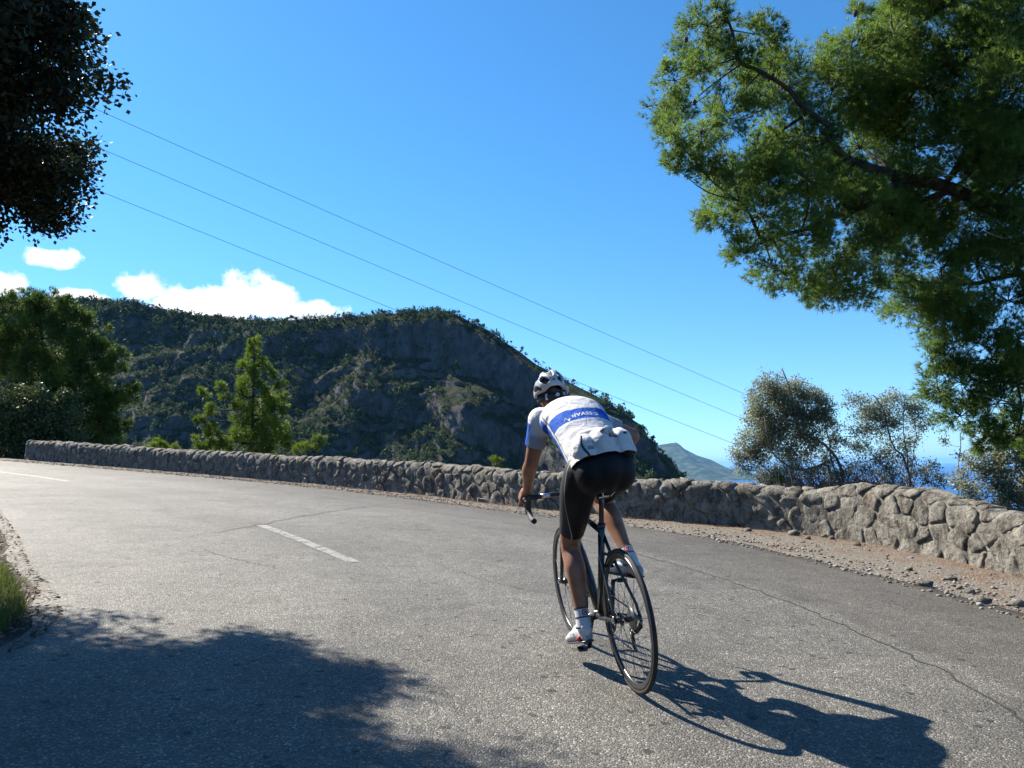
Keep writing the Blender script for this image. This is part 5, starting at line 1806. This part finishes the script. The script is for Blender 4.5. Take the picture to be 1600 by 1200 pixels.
fr_rng = np.random.default_rng(17)
extra_ = []
while len(extra_) < 60:
    u, v_ = fr_rng.uniform(1040, 1690), fr_rng.uniform(-40, 690)
    if inside(u, v_, hull) and (v_ < 505 or u > 1500) and (len(extra_) < 46 or u > 1330): extra_.append((u, v_, fr_rng.uniform(34, 62), fr_rng.uniform(8.8, 10.4)))
cl += pxc(extra_ + [(1500, 505, 36, 9.3), (1550, 515, 40, 9.3), (1590, 530, 40, 9.2), (1480, 480, 30, 9.3)], 9)
build_tree('pine_tree', 'big leaning pine whose boughs overhang the wall and fill the upper sky', 'tree', limbs, cl, 'pine', 2600, M_PINE, L=.090, w=.0040, m=11, spread=.9, subs=12, twig=.004, shell=.6, sub_r=.9, fr=4,
           extra_bark=[('dead_branch', M_BARKP, [at(1650, 640, 9.0), at(1600, 634, 9.0), at(1560, 624, 8.9), at(1536, 618, 8.9)], .02, .008),
                       ('dead_branch', M_BARKP, [at(1460, 262, 8.5), at(1475, 270, 8.5), at(1492, 276, 8.5)], .006, .004),
                       ('dead_branch', M_BARKP, [at(1540, 362, 8.6), at(1562, 371, 8.6), at(1580, 372, 8.6)], .008, .004),
                       ('dead_branch', M_BARKP, [at(1520, 150, 8.2), at(1530, 140, 8.2)], .005, .003)])
# cones at the branch tips
for u, v, D in ((1072, 62, 8.3), (1085, 160, 8.2), (1336, 22, 8.6)):
    c = at(u, v, D)
    cm = MB().ball((0, 0, 0), (.026, .026, .040), 12, 8)
    Vc = np.concatenate(cm.V); Vc = Vc * (1 + .12 * np.sin(Vc[:, 2:3] * 400) * 1)
    co_ = obj('pine_cone', mesh_np('pine_cone', Vc, [cm.T[0], cm.Q[0]]), simple('dark_cone', (.035, .022, .015), .8))
    pine_root = bpy.data.objects['pine_tree']
    co_.parent = pine_root; co_.location = Vector(c) - pine_root.location

# ---- holm oak on the bank inside the bend: crown hangs in at upper left and shades the road
OB = gpt(-5.1, 3.45)
ocl = []
for (x, y, z, r_) in [(-5.35, 8.0, 6.0, 1.0), (-5.3, 8.1, 7.4, 1.2), (-5.75, 7.9, 5.25, .5), (-6.3, 8.2, 6.3, 1.4), (-6.35, 7.6, 4.4, .6), (-6.9, 8.0, 5.2, 1.1), (-7.2, 7.2, 7.6, 1.7), (-5.4, 7.0, 6.4, 1.0),
                      (-6.2, 6.4, 5.3, 1.2), (-7.8, 6.6, 5.2, 1.4), (-5.2, 6.0, 5.8, .95), (-5.6, 5.2, 5.6, 1.1), (-6.8, 5.0, 6.5, 1.6), (-8.6, 5.2, 6.4, 1.8), (-9.2, 7.2, 6.0, 1.7), (-8.2, 8.6, 6.8, 1.5), (-9.6, 8.8, 5.6, 1.3),
                      (-6.4, 3.8, 5.2, 1.3), (-7.8, 3.6, 6.0, 1.6), (-5.5, 4.0, 6.2, 1.0), (-9.4, 3.8, 5.4, 1.4), (-6.8, 6.4, 8.6, 1.5), (-5.2, 7.4, 8.6, 1.1)]:
    k_ = .50 if x > -6.2 else .62
    if z < 5.3: z += .6
    x -= .22 if y > 7.3 and x > -6.2 else .12
    if z > 7: x -= .45
    ocl.append(((x * k_, y * k_, CAM_H + (z - CAM_H) * k_), np.array([r_, r_, r_ * .8]) * k_))
ocl += [((-4.9, 6.05, 4.05), np.array([.75, .75, .6])), ((-4.25, 5.95, 4.0), np.array([.6, .6, .5])), ((-5.5, 5.9, 4.1), np.array([.85, .85, .65])), ((-4.9, 5.2, 4.3), np.array([.8, .8, .6])), ((-4.35, 5.95, 3.55), np.array([.62, .62, .5])), ((-5.3, 6.0, 3.6), np.array([.8, .8, .6])), ((-3.85, 5.5, 3.7), np.array([.5, .5, .4])), ((-6.2, 5.6, 3.7), np.array([.9, .9, .7]))]
otr = [OB, np.array([-5.0, 3.5, 1.8]), np.array([-4.8, 3.6, 2.6]), np.array([-4.5, 3.7, 3.7]), np.array([-4.35, 3.8, 5.0])]
olim = [(otr, .19, .06), ([otr[2], np.array([-4.3, 4.1, 3.3]), np.array([-3.85, 4.55, 3.8]), np.array([-3.5, 4.85, 4.15])], .08, .02), ([otr[2], np.array([-4.35, 3.1, 3.2]), np.array([-3.85, 2.9, 3.7]), np.array([-3.5, 3.0, 3.9])], .07, .02),
        ([otr[2], np.array([-5.2, 4.1, 3.3]), np.array([-5.6, 4.7, 3.9])], .08, .02), ([otr[3], np.array([-5.2, 3.0, 4.2]), np.array([-5.5, 2.6, 4.4])], .06, .02)]
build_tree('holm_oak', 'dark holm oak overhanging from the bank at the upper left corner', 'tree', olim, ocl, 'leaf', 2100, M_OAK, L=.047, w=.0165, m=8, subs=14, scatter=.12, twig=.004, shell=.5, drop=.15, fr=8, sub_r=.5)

# ---- pines and bushes beyond the wall
def small_pine(name, label, base, lst, D, top, dens, m=9, L=.17, w=.007, mat=M_PINEY, group=None, fr=1, tr=.12, extra=(), shrink=1.0):
    c = [(a, b * shrink) for a, b in pxc(lst, D)]
    tp = at(*top, D)
    b = np.asarray(base, float)
    limbs = [([b, b * .66 + tp * .34, b * .3 + tp * .7, tp], tr, .02)] + list(extra)
    return build_tree(name, label, 'tree', limbs, c, 'pine', dens, mat, L=L, w=w, m=m, spread=.8, subs=8, twig=.006, shell=.6, sub_r=.8, group=group, fr=fr, up_bias=.7)


b_ = at(392, 760, 27); small_pine('pine_tree', 'young spire-shaped bright green pine standing alone behind the wall', gpt(b_[0], 27.0),
    [(398, 535, 15), (396, 552, 20), (384, 575, 20), (410, 570, 20), (392, 600, 30), (425, 585, 13), (372, 625, 24), (410, 628, 32), (440, 605, 15), (445, 622, 13), (432, 640, 26), (385, 655, 36), (425, 668, 34), (365, 690, 36), (405, 700, 40), (345, 605, 12), (350, 620, 12),
     (318, 615, 15), (322, 640, 18), (312, 660, 14), (318, 690, 24), (335, 675, 22), (440, 690, 26), (330, 712, 26)], 27, (398, 530), 2100, fr=31, L=.15, w=.008, m=6, shrink=.74)
b_ = at(95, 760, 31); small_pine('pine_tree', 'broad dark pine rising behind the far end of the wall', gpt(b_[0], 31.0),
    [(30, 475, 30), (75, 480, 34), (55, 510, 45), (110, 500, 40), (140, 520, 34), (160, 550, 26), (20, 540, 50), (90, 550, 55), (140, 570, 40), (190, 555, 16), (178, 575, 24), (50, 600, 60), (120, 610, 55), (170, 610, 34), (205, 605, 15), (195, 625, 22), (165, 650, 40),
     (120, 660, 55), (185, 672, 24), (60, 660, 60), (-20, 560, 60), (-10, 490, 40), (150, 695, 40), (45, 462, 16), (100, 480, 22)], 31, (60, 470), 1300, m=5, L=.20, w=.013, mat=M_PINED, fr=32, tr=.25, shrink=.86)
for k, (u, lst, D, tp, lab) in enumerate([(255, [(248, 697, 13), (262, 697, 12), (236, 700, 9), (272, 702, 9)], 25, (255, 688), 'low bright pine top just showing over the wall beside the broad dark pine'),
                                          (490, [(497, 690, 11), (488, 698, 13), (470, 702, 12), (503, 684, 7)], 24, (498, 682), 'small bright pine sprig showing over the wall right of the spire-shaped pine'),
                                          (775, [(771, 718, 6), (776, 722, 7), (784, 722, 5)], 30, (773, 712), 'tiny pine tip peeping over the wall left of the cyclist')]):
    b_ = at(u, 760, D); small_pine('pine_tree', lab, gpt(b_[0], D), lst, D, tp, 1800, fr=40 + k, tr=.06, L=.13, w=.006)


def bush(name, label, cat, stems, lst, D, dens, mat, L, w, m, bark=M_TWIG, fr=1, scatter=.07, subs=10, twig=.003, drop=0, shell=.5):
    limbs = [([np.asarray(p, float) for p in pts], r0, r1) for pts, r0, r1 in stems]
    return build_tree(name, label, cat, limbs, [(a, b * (1.22 if name == 'shrub' else 1.0)) for a, b in pxc(lst, D)], 'leaf', dens, mat, bark, L=L, w=w, m=m, subs=subs, scatter=scatter, twig=twig, shell=shell, fr=fr, drop=drop, sub_r=1.0)


b_ = at(55, 760, 27.5); bs = gpt(b_[0], 27.5)
bush('carob_bush', 'glossy broad-leaved bush in front of the dark pine at the wall end', 'bush', [([bs, at(60, 690, 27.5), at(60, 640, 27.5)], .09, .03), ([bs, at(20, 680, 27.5), at(10, 640, 27.5)], .07, .02)],
     [(20, 625, 26), (60, 620, 26), (95, 628, 22), (115, 645, 16), (40, 655, 38), (85, 660, 36), (15, 670, 40), (60, 700, 42), (105, 690, 26), (10, 710, 40), (-30, 650, 50), (25, 735, 40), (-40, 720, 50)], 27.5, 420, M_BUSH, .12, .040, 6, M_BARK, 51, scatter=.22)

S1 = gpt(at(1300, 780, 13.8)[0], 13.8)
bush('shrub', 'taller grey-green wind-bent shrub behind the wall right of the cyclist', 'shrub',
     [([S1, at(1300, 735, 13.8), at(1280, 680, 13.8), at(1240, 630, 13.7), at(1215, 600, 13.7)], .05, .010), ([S1, at(1290, 745, 13.8), at(1240, 720, 13.7), at(1190, 690, 13.6), at(1170, 660, 13.6)], .04, .008),
      ([S1, at(1305, 720, 13.9), at(1300, 670, 13.9), at(1290, 630, 13.9)], .035, .008), ([S1, at(1260, 755, 13.7), at(1210, 735, 13.6), at(1165, 722, 13.5)], .025, .006)],
     [(1205, 605, 24), (1190, 628, 26), (1225, 620, 24), (1245, 612, 20), (1260, 640, 26), (1180, 655, 26), (1215, 655, 30), (1250, 670, 28), (1285, 640, 20), (1275, 625, 16), (1293, 665, 16), (1180, 688, 24), (1215, 692, 28), (1165, 705, 18), (1160, 728, 15), (1185, 722, 20), (1150, 715, 9), (1245, 712, 22), (1280, 695, 18), (1200, 742, 20), (1235, 738, 22), (1270, 735, 22), (1300, 715, 18), (1310, 740, 18), (1310, 690, 14), (1225, 635, 26), (1200, 672, 26), (1265, 665, 24)],
     13.8, 2000, M_OLIVE, .050, .0115, 7, fr=61, scatter=.10, shell=.45)
S2 = gpt(at(1425, 780, 13.6)[0], 13.6)
bush('shrub', 'sparser half-bare shrub between the taller shrub and the pine', 'shrub',
     [([S2, at(1420, 735, 13.6), at(1405, 690, 13.6), at(1375, 655, 13.6), at(1345, 630, 13.5)], .045, .008), ([S2, at(1425, 720, 13.6), at(1422, 680, 13.6), at(1410, 640, 13.6)], .035, .007), ([S2, at(1440, 720, 13.7), at(1450, 690, 13.7), at(1445, 650, 13.7)], .03, .006),
      ([S2, at(1400, 745, 13.5), at(1370, 715, 13.5), at(1335, 690, 13.4)], .025, .005)],
     [(1335, 628, 14), (1355, 640, 22), (1385, 632, 20), (1405, 625, 16), (1420, 640, 18), (1440, 640, 16), (1345, 668, 22), (1380, 668, 22), (1430, 665, 18), (1350, 700, 18), (1395, 700, 18), (1375, 720, 18), (1455, 660, 10), (1345, 735, 20), (1385, 742, 20), (1415, 725, 18), (1420, 690, 16), (1435, 740, 16), (1365, 655, 20), (1400, 655, 18)], 13.6, 1700, M_OLIVE, .048, .011, 6, fr=62, scatter=.10, shell=.35)
S3 = gpt(at(1492, 790, 12.5)[0], 12.5)
bush('sapling', 'thin dark sapling with few leaves standing against the sea', 'sapling',
     [([S3, at(1487, 740, 12.5), at(1484, 700, 12.5), at(1482, 680, 12.5)], .018, .006), ([S3, at(1495, 755, 12.5), at(1503, 730, 12.5), at(1508, 695, 12.5)], .014, .004), ([S3, at(1478, 750, 12.5), at(1462, 735, 12.5)], .010, .003)],
     [(1455, 728, 12), (1462, 745, 14), (1478, 690, 9), (1500, 712, 8), (1448, 752, 12), (1470, 758, 13)], 12.5, 2000, M_BUSH, .04, .010, 6, M_BARK, fr=63, scatter=.08, shell=.3)
S4 = gpt(at(1575, 830, 10.0)[0], 10.0)
bush('olive_bush', 'silvery olive-like bush behind the wall under the pine bough', 'bush',
     [([S4, at(1570, 760, 10), at(1565, 700, 10), at(1560, 660, 10)], .04, .010), ([S4, at(1590, 760, 10), at(1610, 700, 10)], .03, .008)],
     [(1545, 690, 22), (1580, 690, 26), (1560, 725, 30), (1600, 730, 30), (1550, 760, 24), (1590, 770, 28), (1512, 725, 16), (1505, 752, 18), (1520, 775, 18), (1535, 740, 16), (1535, 712, 14), (1625, 690, 40), (1625, 760, 40), (1560, 790, 24), (1600, 800, 26)], 10.0, 2600, M_OLIVE, .05, .011, 8, fr=64, scatter=.09)
# dry brushwood at the foot of the shrubs
tw = MB(); r_ = np.random.default_rng(9)
for k in range(520):
    u, D = r_.uniform(1190, 1430), r_.uniform(13.1, 14.2)
    b0 = at(u, r_.uniform(760, 775), D); hgt_ = r_.uniform(.15, .5)
    dr = np.array([r_.normal(-.5, 1.1), r_.normal(0, .4), 1.0]); dr /= np.linalg.norm(dr)
    e0 = b0 + dr * hgt_
    tw.tube(spline([b0, (b0 + e0) / 2 + r_.normal(0, .06, 3), e0], 4), [.010, .008, .006, .003], 4, caps=False)
tag(obj('brushwood', tw.mesh('brushwood'), M_TWIG), 'tangle of dry grey twigs at the foot of the two shrubs', 'brushwood', kind='stuff')
b_ = at(1215, 755, 13.4)
bush('seedling', 'small bright green seedling at the foot of the taller shrub', 'plant', [([gpt(b_[0], 13.4), at(1215, 750, 13.4)], .008, .003)], [(1208, 752, 8), (1222, 750, 7), (1215, 745, 6)], 13.4, 500, M_PINEY, .05, .008, 7, fr=66, scatter=.05)

# ================================================================== TREES ON THE MOUNTAIN, WIRES, HAZE
mr = np.random.default_rng(77)


def crown_blob(seed, n=7, k=4, flat=.75):
    mb = MB().ball((0, 0, 0), (1, 1, flat), n, k)
    V = np.concatenate(mb.V)
    V = V * (1 + .55 * vnoise(V * 1.4 + seed * 5.3, seed)[:, None] + .35 * vnoise(V * 3.1 + seed, seed + 9)[:, None])
    return V, mb.T[0], mb.Q[0]


# surface samples
G_ = PXYZ.reshape(NS, NT, 3)
du = np.gradient(G_, axis=0); dvv = np.gradient(G_, axis=1)
nn_ = np.cross(dvv, du); nn_ /= np.linalg.norm(nn_, axis=2)[..., None] + 1e-9
nn_ *= np.sign(nn_[..., 2:3] + 1e-9)
area = np.linalg.norm(np.cross(dvv, du), axis=2)
ok = (TT > -.10) & (TT < .80) & (G_[..., 2] > -30) & (G_[..., 0] < 165)
rockm = fbm(np.stack([G_[..., 0] / 45, G_[..., 1] / 45, G_[..., 2] / 30], -1), 3, 88)
pw = area * ok * np.clip((nn_[..., 2] - .22) / .35, np.where(G_[..., 0] < -50, .45, .16), 1) * np.clip(.55 + rockm * 1.6 + .55 * (G_[..., 0] < -50), .10, 1.2) * (1 - .45 * cliff * ((tt > .05) & (tt < .14)))
pw = np.where(np.abs(TT) < .10, pw * 1.9, pw)
pf = (pw / pw.sum()).ravel()
NTREE = 26000
pick = mr.choice(len(pf), NTREE, p=pf)
base_p = G_.reshape(-1, 3)[pick] + mr.normal(0, .9, (NTREE, 3)) * [1, 1, 0]
kind_ = mr.random(NTREE)
rad = np.where(kind_ < .45, mr.uniform(.6, 1.5, NTREE), np.where(kind_ < .9, mr.uniform(1.5, 2.9, NTREE), mr.uniform(2.6, 4.0, NTREE)))
tall = np.where(kind_ < .5, mr.uniform(.5, .8, NTREE), mr.uniform(.8, 1.35, NTREE))


def facets(n, r):
    """n small triangles scattered through a lumpy crown of radius 1"""
    c = rvec(n, r) * r.uniform(.35, 1.0, (n, 1))
    c[:, 2] = np.maximum(c[:, 2], -.55)
    d1 = rvec(n, r); d2 = np.cross(d1, rvec(n, r))
    s1 = r.uniform(.25, .55, (n, 1))
    return np.stack([c + d1 * s1, c + d2 * s1 * .8, c - d1 * s1 * .7 - d2 * s1 * .4], 1)


Vs = []
for k in range(14):
    sel = np.where(np.arange(NTREE) % 14 == k)[0]
    fc_ = facets(22, np.random.default_rng(500 + k)).reshape(-1, 3)
    sz = np.stack([rad[sel], rad[sel], rad[sel] * tall[sel]], 1)
    a = mr.uniform(0, 6.28, len(sel)); ca, sa = np.cos(a), np.sin(a)
    x = fc_[None, :, 0] * ca[:, None] - fc_[None, :, 1] * sa[:, None]; y = fc_[None, :, 0] * sa[:, None] + fc_[None, :, 1] * ca[:, None]
    W = np.stack([x, y, fc_[None, :, 2] + 0 * x], -1) * sz[:, None] + base_p[sel][:, None] + np.stack([0 * a, 0 * a, rad[sel] * tall[sel] * .6], 1)[:, None]
    Vs.append(W.reshape(-1, 3))
Vs = np.concatenate(Vs)
M_FOREST = leaf_mat('mountain_pine_canopy', (.015, .032, .012), (.034, .060, .021), (.070, .102, .038), .8, .25, .12)
tag(obj('forest', mesh_np('forest', Vs, np.arange(len(Vs)).reshape(-1, 3)), M_FOREST), 'dark pine forest and scrub covering the mountain slope', 'forest', kind='stuff')

# pines on the skyline, one by one
M_STEM = simple('far_pine_stem', (.06, .048, .04), .9)
protos = []
for s in range(6):
    q = np.random.default_rng(100 + s)
    h = q.uniform(3.6, 6.0)
    tb = MB().tube([(0, 0, -1.0), (q.normal(0, .2), 0, h * .5), (q.normal(0, .5), 0, h * .85)], [.22, .17, .10], 5)
    ns0 = len(tb.T[0]) + len(tb.Q[0])
    cr = MB()
    for b in range(q.integers(4, 7)):
        W = facets(46, q) * np.array([1, 1, .62]) * q.uniform(1.1, 1.9) + [q.normal(0, 1.0), q.normal(0, 1.0), h * q.uniform(.35, .95)]
        cr.add(W.reshape(-1, 3), np.arange(46 * 3).reshape(-1, 3))
    protos.append((tb.mesh('trunk', True), cr.mesh('crown')))
for a, b in protos:
    a.materials.append(M_STEM); b.materials.append(M_FOREST)
sk = np.interp(np.sort(mr.uniform(0, 1, 150)), [0, 1], [RL[2] + 5, RL[-3] - 2])
for k, s_ in enumerate(sk):
    P = np.array([np.interp(s_, sarr, ridge[:, q]) for q in range(3)])
    t_ = empty('pine_tree', (P[0] + mr.normal(0, 2), P[1] + mr.normal(-2, 3), P[2] - .4 - 1.2 * (P[0] < -40)))
    t_.rotation_euler = (0, 0, mr.uniform(0, 6.28))
    sc = mr.uniform(.45, .9)
    t_.scale = (sc, sc, sc * mr.uniform(.85, 1.2))
    tag(t_, 'small dark pine on the skyline of the wooded mountain', 'tree', 'pines along the mountain skyline')
    a, b = protos[k % 6]
    for nm, me in (('trunk', a), ('crown', b)):
        o = bpy.data.objects.new(nm, me); COL.objects.link(o); o.parent = t_

# power lines running downhill to the right
M_WIRE = simple('power_line', (.03, .033, .036), .6)
for nm, (p0, p1, pm), lab in (('w', ((-420, -84), (1750, 864), (650, 385)), 'topmost of the three thin power lines slanting down across the sky'),
                              ('w', ((-420, -15), (1750, 893), (650, 437)), 'middle one of the three thin power lines slanting down across the sky'),
                              ('w', ((-420, 65), (1750, 924), (650, 494)), 'lowest of the three thin power lines, passing close over the mountain top')):
    A, B = at(*p0, 19.0), at(*p1, 46.0)
    # straight span with a little sag
    ts = np.linspace(0, 1, 60)
    C = A + (B - A) * ts[:, None]
    C[:, 2] -= .25 * 4 * ts * (1 - ts)
    o = obj('power_line', (MB().tube(C - A, .0085, 5)).mesh('power_line', True), M_WIRE)
    o.location = A
    tag(o, lab, 'power line')

# ---- sea haze
hz_ = MB().box((0, 0, 0), (184000, 184000, 520))
hm = bpy.data.materials.new('haze'); hm.use_nodes = True
ht = hm.node_tree; ht.nodes.clear()
ho = ht.nodes.new('ShaderNodeOutputMaterial')
pv = N(ht, 'ShaderNodeVolumePrincipled', ins={'Color': (.22, .52, 1.0, 1), 'Density': 2.2e-5, 'Anisotropy': 0.0})
ht.links.new(pv.outputs[0], ho.inputs['Volume'])
haze = obj('haze', hz_.mesh('haze'), hm, loc=(0, 0, 58.5))
tag(haze, kind='stuff')
